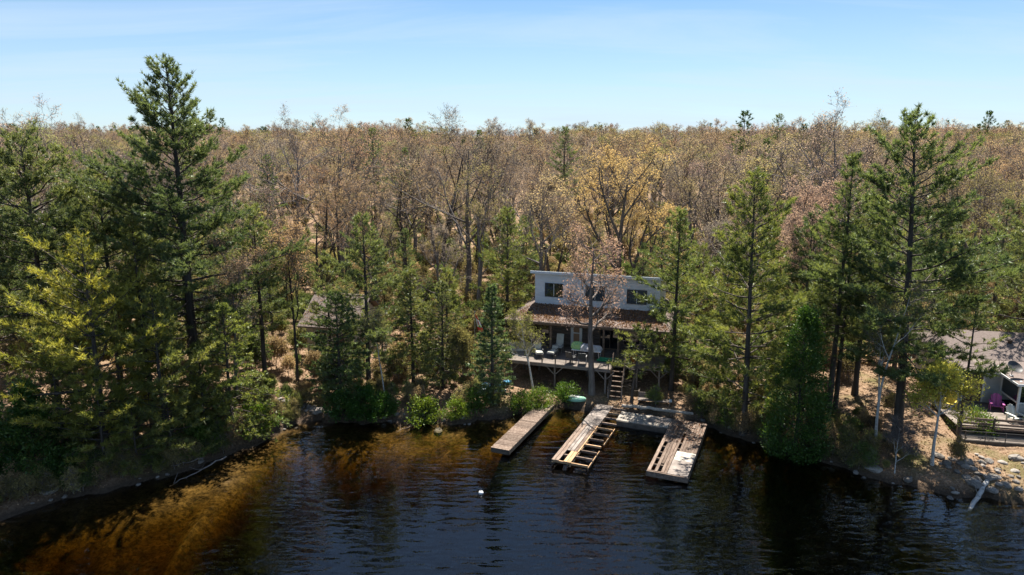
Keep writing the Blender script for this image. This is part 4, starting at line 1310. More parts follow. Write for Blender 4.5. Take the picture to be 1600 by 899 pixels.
# ------------------------------------------------------------------ near trees, each one by itself
TAKEN = []          # (x, y, clear radius)


def stand(x, y, sink=0.05):
    return (x, y, gz(x, y) - sink)


def near(name, label, cat, meshes, x, y, tint=(1, 1, 1), rotz=0.0, clear=2.2, group=None):
    TAKEN.append((x, y, clear))
    return plant_tree(name, label, cat, meshes, stand(x, y), rotz, 1.0, tint, group)


YG = (1.5, 1.35, 0.85)      # yellow-green needle tint
MG = (1.15, 1.10, 0.95)
DG = (0.75, 0.85, 0.85)
PINE = 'pine tree'
W = dict(spacing=0.70, per=5, el_low=-6, el_high=46, curl=0.20, sub=5.2, irregular=0.42)
near('white_pine', 'tallest white pine, left, its ragged top rising far above the skyline', PINE,
     conifer(11, 22.2, 5.6, cb=0.22, trunk_r=0.36, bias=(-0.10, 0.0), dead=14, shape=0.80, per_tuft=7, **{**W, 'irregular': 0.34}), -21.0, 43.3, (0.9, 0.98, 0.9))
near('white_pine', 'broad pine at the left edge with a rounded crown', PINE, conifer(12, 17.4, 4.3, cb=0.33, trunk_r=0.24, round_top=0.35, **W), -29.6, 42.0, (1.05, 1.05, 0.95))
near('white_pine', 'dark pine cut by the left edge of the picture', PINE, conifer(13, 16.0, 4.2, cb=0.25, round_top=0.2, **W), -34.5, 43.5, DG)
near('white_pine', 'mid-green pine standing between the edge pine and the tallest pine', PINE, conifer(14, 15.0, 3.9, cb=0.30, round_top=0.3, **W), -26.2, 43.6, (1.2, 1.15, 0.9))
near('white_pine', 'yellow-green pine with long level boughs on the left shore', PINE, conifer(15, 12.6, 4.0, cb=0.16, shape=0.7, spacing=0.75, per=5, el_low=2, el_high=40, curl=0.2, sub=4.6, irregular=0.5, bias=(-0.2, 0)), -22.9, 36.0, (2.2, 1.8, 0.8))
near('spruce', 'slim olive spire rising behind the yellow-green pine', 'spruce tree', conifer(16, 13.2, 1.5, cb=0.10, spacing=0.42, per=6, el_low=-18, el_high=35, curl=0.1, sub=6, needle=(0.15, 0.05), irregular=0.3), -22.0, 39.4, (1.5, 1.25, 0.7))
near('white_pine', 'young pine with pale tufts right of the yellow-green pine', PINE, conifer(17, 9.4, 2.9, cb=0.10, **{**W, 'spacing': 0.62, 'sub': 4.8}), -20.2, 37.4, YG)
near('hemlock', 'fresh green hemlock drooping over the water at the left point', 'hemlock tree', conifer(18, 8.3, 2.7, cb=0.12, spacing=0.42, per=6, shape=0.85, el_low=-14, el_high=35, curl=-0.08, sub=5.5, needle=(0.16, 0.06), irregular=0.35), -17.3, 39.6, (1.4, 1.35, 0.8))
near('white_pine', 'small bright pine low on the left shore', PINE, conifer(19, 5.6, 2.1, cb=0.12, **{**W, 'spacing': 0.55, 'sub': 5}), -22.2, 34.6, (1.6, 1.4, 0.7), clear=1.5)
near('white_pine', 'sapling pine hanging over the bank under the young pine', PINE, conifer(20, 4.6, 1.9, cb=0.10, **{**W, 'spacing': 0.5, 'sub': 5}), -19.4, 36.3, (1.3, 1.2, 0.75), clear=1.5)
near('cedar', 'dark shaggy cedar at the foot of the left pines', 'cedar tree', cedar(21, 5.2, 1.9, 9000, (0.2, 0.08)), -25.6, 34.0, (0.8, 0.95, 0.9), clear=1.6)
near('cedar', 'shadowed cedar by the left edge of the shore', 'cedar tree', cedar(22, 7.2, 2.1, 9000, (0.22, 0.08)), -28.2, 33.4, (0.75, 0.9, 0.9), clear=1.6)
near('white_pine', 'slender pine behind the tallest pine, on its right', PINE, conifer(23, 13.0, 3.0, cb=0.35, **W), -18.0, 47.5, (1.25, 1.2, 0.95))
near('white_pine', 'feathery pine beside the bunkhouse', PINE, conifer(25, 12.6, 3.0, cb=0.20, **{**W, 'spacing': 0.7}), -10.3, 46.8, (1.15, 1.15, 1.0))
near('balsam_fir', 'dark green fir standing in front of the bunkhouse', 'fir tree', conifer(26, 7.9, 2.3, cb=0.16, spacing=0.36, per=6, shape=0.85, el_low=-8, el_high=35, curl=0.02, sub=5.5, needle=(0.15, 0.06)), -11.8, 44.6, (0.85, 1.0, 0.85))
near('hemlock', 'feathery hemlock right of the thin white birch', 'hemlock tree', conifer(27, 8.6, 1.9, cb=0.18, spacing=0.4, per=6, shape=0.8, el_low=-12, el_high=40, curl=-0.05, sub=5, needle=(0.16, 0.06)), -7.2, 47.4, (1.3, 1.2, 0.85))
near('hemlock', 'broad dark hemlock between the birch and the flag', 'hemlock tree', conifer(28, 7.8, 1.9, cb=0.10, spacing=0.38, per=6, shape=0.8, el_low=-14, el_high=35, curl=-0.06, sub=5, needle=(0.16, 0.06)), -5.0, 47.3, (1.0, 0.95, 0.8))
near('balsam_fir', 'narrow pointed fir left of the deck', 'fir tree', conifer(29, 8.4, 1.35, cb=0.08, spacing=0.30, per=7, shape=0.9, el_low=-6, el_high=40, curl=0.06, sub=8, needle=(0.15, 0.055), irregular=0.2), -1.35, 44.9, (0.85, 1.05, 1.0))
near('white_pine', 'soft green pine behind the left end of the cabin', PINE, conifer(30, 11.6, 2.6, cb=0.18, **{**W, 'spacing': 0.6}), -0.4, 57.6, (1.25, 1.2, 0.9))
near('white_pine', 'pine at the right end of the cabin', PINE, conifer(31, 12.9, 2.9, cb=0.20, trunk_r=0.17, **{**W, 'spacing': 0.7}), 11.5, 46.9, (1.1, 1.15, 0.9))
near('white_pine', 'straight sparse pine beside the L-shaped dock', PINE, conifer(32, 16.3, 3.9, cb=0.13, trunk_r=0.20, shape=0.72, spacing=0.72, per=5, el_low=-2, el_high=50, curl=0.16, sub=5.2, irregular=0.35, lean=(-0.4, 0)), 14.7, 40.7, (1.3, 1.25, 0.8))
near('white_pine', 'dark pine between the sparse pine and the twin trunks', PINE, conifer(33, 12.6, 3.0, cb=0.25, **W), 20.2, 45.8, DG)
near('white_pine', 'slim pine with a tufted head above two close trunks', PINE, conifer(34, 16.7, 2.4, cb=0.36, trunk_r=0.19, dead=12, **W), 19.9, 40.6, (1.0, 1.05, 0.85))
near('white_pine', 'second trunk beside the tuft-headed slim pine', PINE, conifer(35, 12.5, 2.4, cb=0.48, trunk_r=0.16, dead=14, **W), 20.7, 41.3, (1.1, 1.1, 0.85), clear=1.0)
near('white_pine', 'tall broad pine on the right, its head above the skyline', PINE, conifer(36, 18.9, 4.0, cb=0.26, trunk_r=0.28, lean=(-1.1, 0), round_top=0.18, per_tuft=7, **W), 22.9, 38.0, (0.95, 1.05, 0.9))
near('white_pine', 'pine behind the neighbouring cottage roof', PINE, conifer(38, 11.5, 3.4, cb=0.22, **W), 34.5, 54.5, (1.05, 1.05, 0.9))
near('white_pine', 'thin pine close by the lower terrace', PINE, conifer(39, 9.0, 1.4, cb=0.55, trunk_r=0.10, **W), 26.0, 37.2, (1.1, 1.1, 0.85), clear=1.2)
near('cedar', 'dense green cedar column bending over the water right of the docks', 'cedar tree', cedar(40, 9.0, 1.95, 26000, (0.16, 0.06), 0.62, lump=0.2), 16.9, 38.0, (0.9, 1.05, 0.85))
near('white_pine', 'little crooked pine by the deck stairs', PINE, conifer(41, 5.6, 2.1, cb=0.42, trunk_r=0.11, spacing=0.5, per=4, el_low=-8, el_high=25, curl=0.05, sub=4, irregular=0.5, lean=(0.7, 0), dead=16), 8.4, 45.4, (1.2, 1.15, 0.8), clear=1.2)
for i, (x, y, h, r_, tn, lb) in enumerate([
        (-37.0, 49.0, 16.5, 4.0, MG, 'outer pine of the second row at the left edge'),
        (-23.8, 48.6, 13.5, 3.4, MG, 'pine just behind the trunk of the tallest pine'),
        (23.6, 44.6, 13.5, 3.2, MG, 'pine behind the forked white birch'),
        (17.0, 47.5, 11.5, 3.0, (1.3, 1.2, 0.8), 'light green pine behind the sparse shore pine'),
        (28.0, 47.8, 12.0, 2.8, DG, 'dark pine at the left corner of the cottage'),
        (14.6, 52.5, 9.5, 2.7, (1.35, 1.25, 0.8), 'young pine on the slope right of the cabin'),
        (-13.6, 49.2, 9.0, 2.4, MG, 'pine close by the bunkhouse wall'),
        (-5.2, 52.8, 7.2, 1.8, (1.3, 1.2, 0.8), 'young pine near the flag pole'),
        (36.5, 47.0, 14.0, 3.6, MG, 'pine beside the cottage at the right edge')]):
    near('white_pine', lb, PINE, conifer(60 + i, h, r_, cb=0.24, **{**W, 'per_tuft': 5}), x, y, tn)

# leafing and bare trees close to the water
near('budding_maple', 'tall grey maple with pinkish buds growing through the front of the deck', 'maple tree',
     broadleaf(70, 12.6, first=0.40, limbs=12, trunk_r=0.25, ratio=(0.26, 0.44), spread=(45, 85), twigs=2, fine=3, buds=2, bud=(0.095, 0.07), up=0.10, mats=('bark_grey', 'leaves')), 5.75, 46.75, (0.56, 0.36, 0.27))
near('bare_maple', 'thin dark-stemmed maple with rusty buds left of the bunkhouse', 'maple tree', broadleaf(71, 12.9, first=0.42, limbs=9, trunk_r=0.13, twigs=3, buds=1, bud=(0.10, 0.07), ratio=(0.3, 0.45), mats=('bark', 'leaves')), -15.6, 47.2, (0.54, 0.36, 0.20))
near('birch', 'crooked thin white birch in front of the dark fir gap', 'birch tree', broadleaf(72, 7.0, first=0.55, limbs=6, trunk_r=0.055, ratio=(0.15, 0.28), twigs=3, buds=2, bud=(0.06, 0.05), mats=('birch_bark', 'leaves'), lean=(-0.5, 0)), -8.8, 45.0, (0.35, 0.36, 0.12), clear=1.0)
near('birch', 'leaning white birch with new leaves at the left end of the deck', 'birch tree', broadleaf(73, 6.0, first=0.35, limbs=7, trunk_r=0.085, ratio=(0.30, 0.52), twigs=2, fine=3, buds=3, bud=(0.08, 0.06), mats=('birch_bark', 'leaves'), lean=(-0.9, 0.4)), 1.55, 46.7, (0.26, 0.27, 0.08), clear=1.0)
near('birch', 'tall forked white birch on the right bank', 'birch tree', broadleaf(74, 11.2, first=0.40, limbs=10, fork=2, trunk_r=0.095, ratio=(0.2, 0.34), twigs=2, fine=3, buds=3, bud=(0.08, 0.06), mats=('birch_bark', 'leaves'), lean=(-1.1, 0)), 21.1, 37.0, (0.32, 0.31, 0.12), clear=1.4)
near('birch', 'little birch with a bright yellow-green crown below the cottage', 'birch tree', broadleaf(75, 6.0, first=0.45, limbs=9, trunk_r=0.10, ratio=(0.30, 0.48), spread=(35, 75), twigs=3, fine=3, buds=5, bud=(0.10, 0.075), mats=('birch_bark', 'leaves')), 23.4, 35.3, (0.60, 0.58, 0.13), clear=1.4)
near('leafing_tree', 'olive-leaved small tree in front of the flag', 'tree', broadleaf(76, 4.5, first=0.2, limbs=9, trunk_r=0.06, ratio=(0.35, 0.55), twigs=3, fine=3, buds=4, bud=(0.09, 0.06), mats=('bark_grey', 'leaves')), -3.5, 47.0, (0.30, 0.27, 0.10), clear=1.2)
near('bare_sapling', 'bare white-stemmed sapling at the water edge on the right', 'sapling', broadleaf(77, 3.2, first=0.25, limbs=7, trunk_r=0.035, twigs=2, buds=0, mats=('birch_bark', 'leaves'), ratio=(0.3, 0.5)), 21.2, 35.0, clear=0.6)
near('bare_maple', 'bare grey tree beside the trunk of the tallest pine', 'maple tree', broadleaf(78, 11.0, first=0.3, limbs=9, trunk_r=0.14, twigs=4, buds=1, bud=(0.08, 0.06)), -18.6, 44.0, (0.4, 0.28, 0.18), clear=1.2)
near('bare_maple', 'pink-budded tree above the dark pine on the right', 'maple tree', broadleaf(79, 14.0, first=0.35, limbs=10, trunk_r=0.18, twigs=4, buds=3, bud=(0.09, 0.07)), 22.0, 49.5, (0.50, 0.35, 0.28), clear=1.6)

# shrubs along the bank
for i, (x, y, h, r_, tn, lb) in enumerate([
        (-27.6, 31.0, 4.4, 1.7, (0.9, 1.0, 0.8), 'shaded young pine leaning over the water at the far left'),
        (-30.5, 29.8, 5.5, 1.9, DG, 'dark young pine at the left edge just above the water'),
        (-25.0, 35.6, 7.6, 2.3, (1.35, 1.25, 0.8), 'yellowish young pine left of the long-boughed one'),
        (-18.4, 38.4, 5.2, 1.7, (1.3, 1.25, 0.75), 'little pine between the young pine and the hemlock'),
        (-20.8, 35.2, 3.4, 1.5, (1.2, 1.15, 0.75), 'lowest pine sapling at the water on the left point')]):
    near('white_pine', lb, PINE, conifer(90 + i, h, r_, cb=0.08, **{**W, 'spacing': 0.5}), x, y, tn, clear=1.2)
SH = 'shrubs along the bank'
sA = cedar(80, 1.9, 1.15, 4800, (0.15, 0.06), 0.55, stems=5, lump=0.5, mats=('bark', 'cedar'))
sB = cedar(81, 1.4, 0.95, 2600, (0.12, 0.06), 0.50, stems=7, lump=0.6, mats=('bark', 'cedar'))
for (x, y, m_, sc, tn, lb) in [
        (-11.3, 43.35, sA, (1.15, 0.9, 0.95), (0.75, 1.0, 0.7), 'dark green shrub at the left of the low cedar clump'),
        (-9.9, 43.3, sA, (1.3, 0.9, 1.05), (0.75, 1.0, 0.7), 'dark green shrub in the middle of the low cedar clump'),
        (-8.7, 43.6, sA, (0.95, 0.8, 0.75), (0.8, 1.0, 0.7), 'smaller dark shrub below the thin white birch'),
        (-5.9, 43.2, sB, 1.15, (1.9, 1.55, 0.85), 'pale yellow-green shrub right of the stranded branch'),
        (-3.7, 43.2, sB, 0.9, (1.9, 1.6, 0.8), 'small yellow-green shrub behind the dark shore rock'),
        (-2.4, 44.1, sB, 1.15, (1.1, 1.2, 0.8), 'green shrub below the narrow pointed fir'),
        (0.75, 44.7, sB, 1.05, (1.6, 1.5, 0.8), 'leafy shrub left of the narrow dock'),
        (1.9, 45.2, sB, 0.95, (1.7, 1.5, 0.8), 'leafy shrub touching the narrow dock'),
        (3.9, 46.1, sB, 1.0, (1.3, 1.35, 0.8), 'green shrub between the narrow and the middle dock'),
        (-16.2, 40.6, sB, 1.25, (1.5, 1.45, 0.7), 'bright low shrub under the drooping hemlock'),
        (-18.6, 37.4, sA, 0.9, (1.2, 1.2, 0.8), 'green shrub under the young pine at the water'),
        (-24.0, 33.9, sB, 1.2, (0.9, 1.0, 0.8), 'dim shrub on the left point beside the pale stones'),
        (14.1, 41.8, sB, 0.9, (1.2, 1.3, 0.8), 'thin green shrub at the foot of the sparse pine'),
        (28.3, 39.0, sB, 1.0, (1.5, 1.4, 0.75), 'round green shrub between the two terraces'),
        (32.3, 38.2, sB, 1.3, (1.2, 1.3, 0.8), 'leafy bush at the right edge below the terrace')]:
    plant_tree('shrub', lb, 'shrub', m_, stand(x, y), rng.uniform(0, 6.3), sc, tn, SH, ('stem', 'foliage'))


# ------------------------------------------------------------------ stones and driftwood
def rock_mesh(seed, flat=0.65):
    r_ = np.random.default_rng(seed)
    import bmesh
    bm = bmesh.new()
    bmesh.ops.create_icosphere(bm, subdivisions=2, radius=1)
    pl = unit(r_.normal(size=(9, 3)))
    cut = r_.uniform(0.62, 0.95, 9)
    for v_ in bm.verts:
        c_ = np.array(v_.co)
        for a, b_ in zip(pl, cut):
            e = c_ @ a - b_
            if e > 0:
                c_ = c_ - a * e
        v_.co = (c_[0], c_[1] * r_.uniform(0.98, 1.02), c_[2] * flat)
    me = bpy.data.meshes.new('stone')
    bm.to_mesh(me); bm.free()
    me.materials.append(MATS['stone'])
    return me


ROCKS = [rock_mesh(100 + i, 0.55 + 0.06 * (i % 4)) for i in range(7)]


def rock(name, label, x, y, s_, group=None, sink=0.35, mat_scale=None):
    o = put(name, ROCKS[random.randrange(7)], None, (x, y, max(gz(x, y), -0.3) + s_ * (0.6 - sink) * 0.5), (random.uniform(-.2, .2), random.uniform(-.2, .2), random.uniform(0, 6)))
    o.scale = (s_ * random.uniform(0.85, 1.2), s_ * random.uniform(0.75, 1.0), s_ * random.uniform(0.75, 1.0))
    return tag(o, label, 'stone', group)


rock('shore_stone', 'dark rounded rock standing in the shallows left of the docks', -4.85, 42.1, 0.42)
rock('shore_stone', 'pale boulder at the waterline below the forked birch', 20.3, 35.5, 0.45)
rock('shore_stone', 'white stone on the left point', -23.2, 33.9, 0.42)
rock('shore_stone', 'orange-tinged slab on the left point', -24.2, 32.9, 0.5)
rock('shore_stone', 'small pale stone beside the white stone on the left point', -22.6, 34.0, 0.28)
rock('shore_stone', 'squared grey block by the low cedar clump', -13.2, 43.9, 0.5)
rock('shore_stone', 'light stone at the waterline beside the bare white sapling', 21.7, 34.5, 0.3)
for i in range(110):
    x = rng.uniform(23.8, 33.5)
    ysx = float(np.interp(x, SHORE[:, 0], SHORE[:, 1]))
    y = ysx + 0.2 + 3.6 * rng.random() ** 1.1
    rock('bank_stone', 'grey stone of the tumbled bank below the cottage terraces', x, y, rng.uniform(0.13, 0.36), 'stones tumbled on the cottage bank')
for i in range(75):
    x = rng.uniform(-26, 24)
    if -1.5 < x < 3.2 or 4.5 < x < 7.6:
        continue
    ysx = float(np.interp(x, SHORE[:, 0], SHORE[:, 1]))
    rock('waterline_stone', 'small stone lying along the waterline of the bank', x, ysx + rng.uniform(-0.45, 0.5), rng.uniform(0.08, 0.24), 'small stones along the waterline')
# dry-stone retaining wall by the left landing
for i in range(26):
    x = -16.2 + (i % 9) * 0.36 + rng.uniform(-.05, .05)
    y = 44.6 + (i // 9) * 0.28 - 0.1 * (i % 9)
    rock('wall_stone', 'flat stone of the low retaining steps left of the cedar clump', x, y, rng.uniform(0.18, 0.28), 'stones of the low landing steps')


def limb(name, label, pts, rads, mat, cat, twigs=5, seed=0):
    t_ = thing(name, label, cat, (0, 0, 0))
    P = np.array(pts, float)
    t_.location = tuple(P[0])
    P = P - P[0]
    s0 = np.linspace(0, 1, len(P)); s1 = np.linspace(0, 1, 12)
    Q = np.stack([np.interp(s1, s0, P[:, i]) for i in range(3)], 1)
    r_ = np.random.default_rng(seed)
    Q[1:-1] += r_.normal(0, 0.03, (10, 3))
    b_ = Bag(); b_.tube(Q, np.interp(s1, s0, rads), 8)
    put('stem', b_.mesh('stem', mat, True, False), t_)
    for i in range(twigs):
        a = Q[r_.integers(4, 11)]
        d = unit(r_.normal(size=3) + np.array([0, 0, 0.3]))
        L = r_.uniform(0.3, 0.9)
        b_ = Bag(); b_.tube([a, a + d * L * 0.5 + r_.normal(0, 0.04, 3), a + d * L], [0.02, 0.014, 0.006], 5)
        put('twig', b_.mesh('twig', mat, True, False), t_)
    return t_


limb('drift_log', 'pale dead log sloping from the right bank into the water', [(25.4, 33.7, 0.55), (24.4, 32.8, 0.22), (23.2, 31.7, -0.12)], [0.13, 0.12, 0.09], 'birch_bark', 'log', 2, 1)
limb('fallen_branch', 'grey fallen branch reaching into the shallows on the left', [(-16.6, 36.9, 0.45), (-17.6, 35.6, 0.2), (-18.7, 34.3, -0.05)], [0.05, 0.035, 0.015], 'bark_grey', 'branch', 4, 2)
limb('fallen_branch', 'reddish stranded branch at the waterline before the pale shrub', [(-5.4, 43.1, 0.5), (-6.4, 42.4, 0.15), (-7.5, 41.5, -0.06)], [0.055, 0.04, 0.02], 'trim_wood', 'branch', 3, 3)
limb('fallen_branch', 'thin pale branch sticking out of the left point', [(-17.8, 36.6, 0.5), (-19.2, 36.0, 0.35), (-20.4, 35.6, 0.25)], [0.035, 0.025, 0.012], 'bark_grey', 'branch', 3, 4)
limb('shore_log', 'long squared log lying along the bank behind the L-shaped dock', [(7.6, 44.7, 0.55), (9.6, 44.2, 0.55), (12.2, 43.3, 0.52)], [0.12, 0.12, 0.10], 'deadwood', 'log', 0, 5)
limb('fallen_log', 'dark fallen trunk on the slope right of the white bag', [(13.6, 54.5, 1.9), (16.0, 53.4, 1.9), (18.6, 52.6, 1.8)], [0.16, 0.14, 0.10], 'bark', 'log', 4, 6)
t_ = thing('mooring_buoy', 'tiny white mooring float out on the water', 'buoy', (-1.65, 33.4, -0.05))
lathe('float', 'white_paint', t_, [(0.02, 0.0), (0.11, 0.03), (0.14, 0.10), (0.10, 0.18), (0.03, 0.20)], 14)
lathe('eye', 'grey_metal', t_, [(0.03, 0.19), (0.03, 0.25), (0.01, 0.26)], 8)

# loose fallen leaves over the bank
n_ = 60000
lx = rng.uniform(-30, 34, n_); ly = rng.uniform(31, 62, n_)
z = ground_z(lx, ly)
ok = (z > 0.22) & (wobble(lx, ly, 0.7, 9.0) + rng.normal(0, 0.5, n_) > -0.35)
uu = (lx - CX) * math.cos(YAW) + (ly - CY) * math.sin(YAW); vv = -(lx - CX) * math.sin(YAW) + (ly - CY) * math.cos(YAW)
ok &= ~((uu > -0.8) & (uu < 9.9) & (vv > -1) & (vv < 5.4))
leaf_scatter('leaf_litter', np.stack([lx, ly, z + 0.015 + rng.uniform(0, 0.03, n_)], 1)[ok], None, seed=15, size=0.12)

# ------------------------------------------------------------------ the wood behind: single trees as far as they can be told apart
RUST, TAN, OLIVE, PINK, LIME, GREY = (0.47, 0.325, 0.205), (0.53, 0.39, 0.215), (0.43, 0.37, 0.165), (0.45, 0.325, 0.265), (0.41, 0.41, 0.14), (0.39, 0.32, 0.26)
SPEC = [dict(h=15.5, limbs=10, first=0.35), dict(h=16.5, limbs=9, first=0.42, fork=2), dict(h=14.0, limbs=10, first=0.30), dict(h=15.0, limbs=8, first=0.45, fork=2),
        dict(h=13.0, limbs=9, first=0.40, ratio=(0.32, 0.5)), dict(h=15.5, limbs=9, first=0.38, fork=3), dict(h=12.0, limbs=9, first=0.35, ratio=(0.32, 0.48))]
WOOD = []
for i, s_ in enumerate(SPEC):
    WOOD.append(broadleaf(200 + i, twigs=3, buds=(1, 2, 1, 2)[i % 4], fine=3, bud=(0.088, 0.066), thin=1.2, trunk_r=0.0145 * s_['h'] + 0.02, mats=('bark' if i % 3 else 'bark_grey', 'leaves'), **s_))
COLS = [('rusty-budded', RUST, 0.24), ('tan-leaved', TAN, 0.26), ('olive-leafing', OLIVE, 0.16), ('pinkish-budded', PINK, 0.09), ('lime-leafing', LIME, 0.07), ('grey-brown bare', GREY, 0.22)]
TAKEN.append((10.2, 62.5, 5.0))
plant_tree('oak_tree', 'big golden oak spreading right behind the cabin roof', 'oak tree',
           broadleaf(240, 17.2, first=0.30, limbs=15, fork=3, trunk_r=0.36, ratio=(0.45, 0.66), spread=(25, 55), twigs=3, fine=3, buds=3, bud=(0.12, 0.09), mats=('bark', 'leaves')), stand(10.2, 62.5), 0.6, 1.0, (0.58, 0.42, 0.19))
for (x, y, h, k, tint, lb) in [
        (19.8, 66.0, 15.0, 2, GREY, 'grizzled grey oak right of the golden oak'),
        (4.0, 68.5, 15.5, 1, RUST, 'dark twin-stemmed tree behind the left half of the cabin'),
        (-3.2, 62.5, 14.2, 3, OLIVE, 'thick dark trunk with olive twigs behind the flag'),
        (-8.2, 78.0, 19.0, 1, GREY, 'tall bare grey tree standing above the middle of the wood'),
        (-18.6, 74.0, 15.2, 5, TAN, 'gnarled golden oak behind the feathery pine'),
        (-27.5, 88.0, 19.5, 0, GREY, 'broad bare crown cresting the skyline left of centre'),
        (-13.0, 64.0, 13.5, 2, RUST, 'rust-coloured maple behind the bunkhouse roof'),
        (28.0, 62.0, 15.2, 4, PINK, 'pink-flushed maple behind the tall right-hand pine'),
        (-6.2, 57.0, 11.0, 6, GREY, 'bare spreading tree between bunkhouse and cabin'),
        (45.0, 66.0, 15.5, 1, OLIVE, 'yellow-topped tree at the right edge of the wood')]:
    TAKEN.append((x, y, 3.5))
    plant_tree('oak_tree', lb, 'oak tree', WOOD[k], stand(x, y), rng.uniform(0, 6.3), h / SPEC[k]['h'], tint)
MIDPINE = [conifer(230, 16, 2.7, cb=0.28, **{**W, 'per_tuft': 5, 'sub': 3.8}), conifer(231, 16, 2.2, cb=0.2, spacing=0.55, per=5, el_low=-8, el_high=40, curl=0.1, sub=4.2, needle=(0.2, 0.06)), conifer(232, 16, 3.2, cb=0.35, round_top=0.3, **{**W, 'per_tuft': 5, 'sub': 3.8})]
for (x, y, h, k, lb) in [
        (-24.0, 120.0, 18.5, 0, 'dark pine head above the crest left of centre'), (-6.0, 130.0, 18.5, 1, 'dark pine on the crest above the middle of the wood'),
        (9.4, 125.0, 19.0, 0, 'dark pine on the crest above the cabin'), (-29.0, 82.0, 15.0, 1, 'pointed spruce right of the tallest pine'),
        (33.5, 92.0, 16.0, 1, 'black spruce spire behind the sparse shore pine'), (57.0, 150.0, 21.0, 0, 'far pine on the crest toward the right'),
        (-41.0, 72.0, 13.0, 2, 'pine deep in the wood behind the edge pines'), (-15.5, 100.0, 16.0, 1, 'slim pine among bare trees behind the feathery pine'),
        (36.0, 70.0, 12.0, 2, 'pine behind the cottage among bare trees'), (16.0, 72.0, 10.5, 1, 'low fir among the bare trees right of the golden oak'),
        (-9.5, 60.5, 9.5, 1, 'fir behind the bunkhouse deck'), (1.5, 74.0, 9.0, 2, 'low pine in the wood behind the cabin'),
        (25.2, 55.0, 10.5, 0, 'pine in the wood behind the forked birch'), (-20.5, 56.5, 9.5, 0, 'pine on the slope left of the bunkhouse'),
        (11.5, 59.0, 8.5, 1, 'small fir peeping above the right end of the cabin roof'), (-36.0, 58.0, 13.5, 2, 'third-row pine behind the left edge pines'),
        (-30.5, 60.5, 12.5, 0, 'third-row pine behind the tallest pine'), (42.0, 58.0, 12.0, 0, 'third-row pine at the right edge')]:
    TAKEN.append((x, y, 2.6))
    plant_tree('pine_tree', lb, PINE, MIDPINE[k], stand(x, y), rng.uniform(0, 6.3), (h / 16 * 1.05, h / 16 * 1.05, h / 16), (0.9, 0.98, 0.95))

EXCL = [(CX + 4, CY - 1, 7.5), (-12.3, 54.2, 5.2), (34.5, 44.5, 8.0)]


def scatter(n_try, y0, y1, dmin, pts, seed, edge=0.80, margin=7):
    """Dart throwing over the ground seen between two distances."""
    r_ = np.random.default_rng(seed)
    cell = {}

    def key(x, y):
        return int(x // 6), int(y // 6)
    for p in pts:
        cell.setdefault(key(p[0], p[1]), []).append(p)
    out_ = []
    for _ in range(n_try):
        y = math.sqrt(r_.uniform(y0 * y0, y1 * y1))
        x = r_.uniform(-1, 1) * (edge * y + margin)
        if gz(x, y) < 0.75 or any((x - a) ** 2 + (y - b_) ** 2 < c_ * c_ for a, b_, c_ in EXCL):
            continue
        k0, k1 = key(x, y)
        good = True
        for i in (-1, 0, 1):
            for j in (-1, 0, 1):
                for (a, b_, c_) in cell.get((k0 + i, k1 + j), ()):
                    if (x - a) ** 2 + (y - b_) ** 2 < max(dmin, c_ * 0.8 + dmin * 0.3) ** 2:
                        good = False
                        break
                if not good:
                    break
            if not good:
                break
        if good:
            p = (x, y, dmin)
            out_.append(p)
            cell.setdefault((k0, k1), []).append(p)
    return out_


mid = scatter(9000, 48, 170, 5.4, TAKEN, 5)
mid.sort(key=lambda p: p[1])
mid = mid[:290]
FAR0 = mid[-1][1]
cw = np.cumsum([c_[2] for c_ in COLS])


def where(x, y):
    a = x / y
    side = ['at the far left of the wood', 'behind the left edge pines', 'behind the tallest pine', 'right of the tallest pine', 'above the bunkhouse', 'above the dark fir', 'above the flag', 'above the left end of the cabin',
            'above the right end of the cabin', 'left of the sparse pine', 'behind the sparse pine', 'above the cedar column', 'behind the slim tufted pine', 'behind the tall right-hand pine', 'above the cottage', 'at the far right of the wood']
    s_ = side[int(np.searchsorted([-0.66, -0.53, -0.42, -0.33, -0.24, -0.15, -0.07, 0.08, 0.18, 0.28, 0.36, 0.43, 0.5, 0.6, 0.7], a))]
    return ['in front ', 'low in the wood ', 'halfway up ', 'high up ', 'near the crest '][int(np.searchsorted([60, 78, 98, 125], y))] + s_


for (x, y, _c) in mid:
    ci = int(np.searchsorted(cw, rng.random() * cw[-1]))
    nm_, tint, _w = COLS[ci]
    k = int(rng.integers(0, len(WOOD)))
    f = rng.uniform(0.93, 1.07, 3) * rng.choice([0.74, 0.92, 1.06, 1.2, 1.34])
    s_ = rng.choice([0.62, 0.78, 0.92, 1.05, 1.16]) * rng.uniform(0.92, 1.08) * (0.85 if y < 58 else 1)
    plant_tree('forest_tree', ('small ' if s_ < 0.75 else 'tall ' if s_ > 1.0 else '') + nm_ + ' tree ' + where(x, y), 'tree', WOOD[k], stand(x, y), rng.uniform(0, 6.3), (s_ * 1.22, s_ * 1.22, s_ * rng.uniform(0.9, 1.06)), tuple(np.array(tint) * f), nm_ + ' trees of the wood')

# ------------------------------------------------------------------ beyond: the far wood as one mass
src = bpy.data.collections.new('far_tree_kinds')


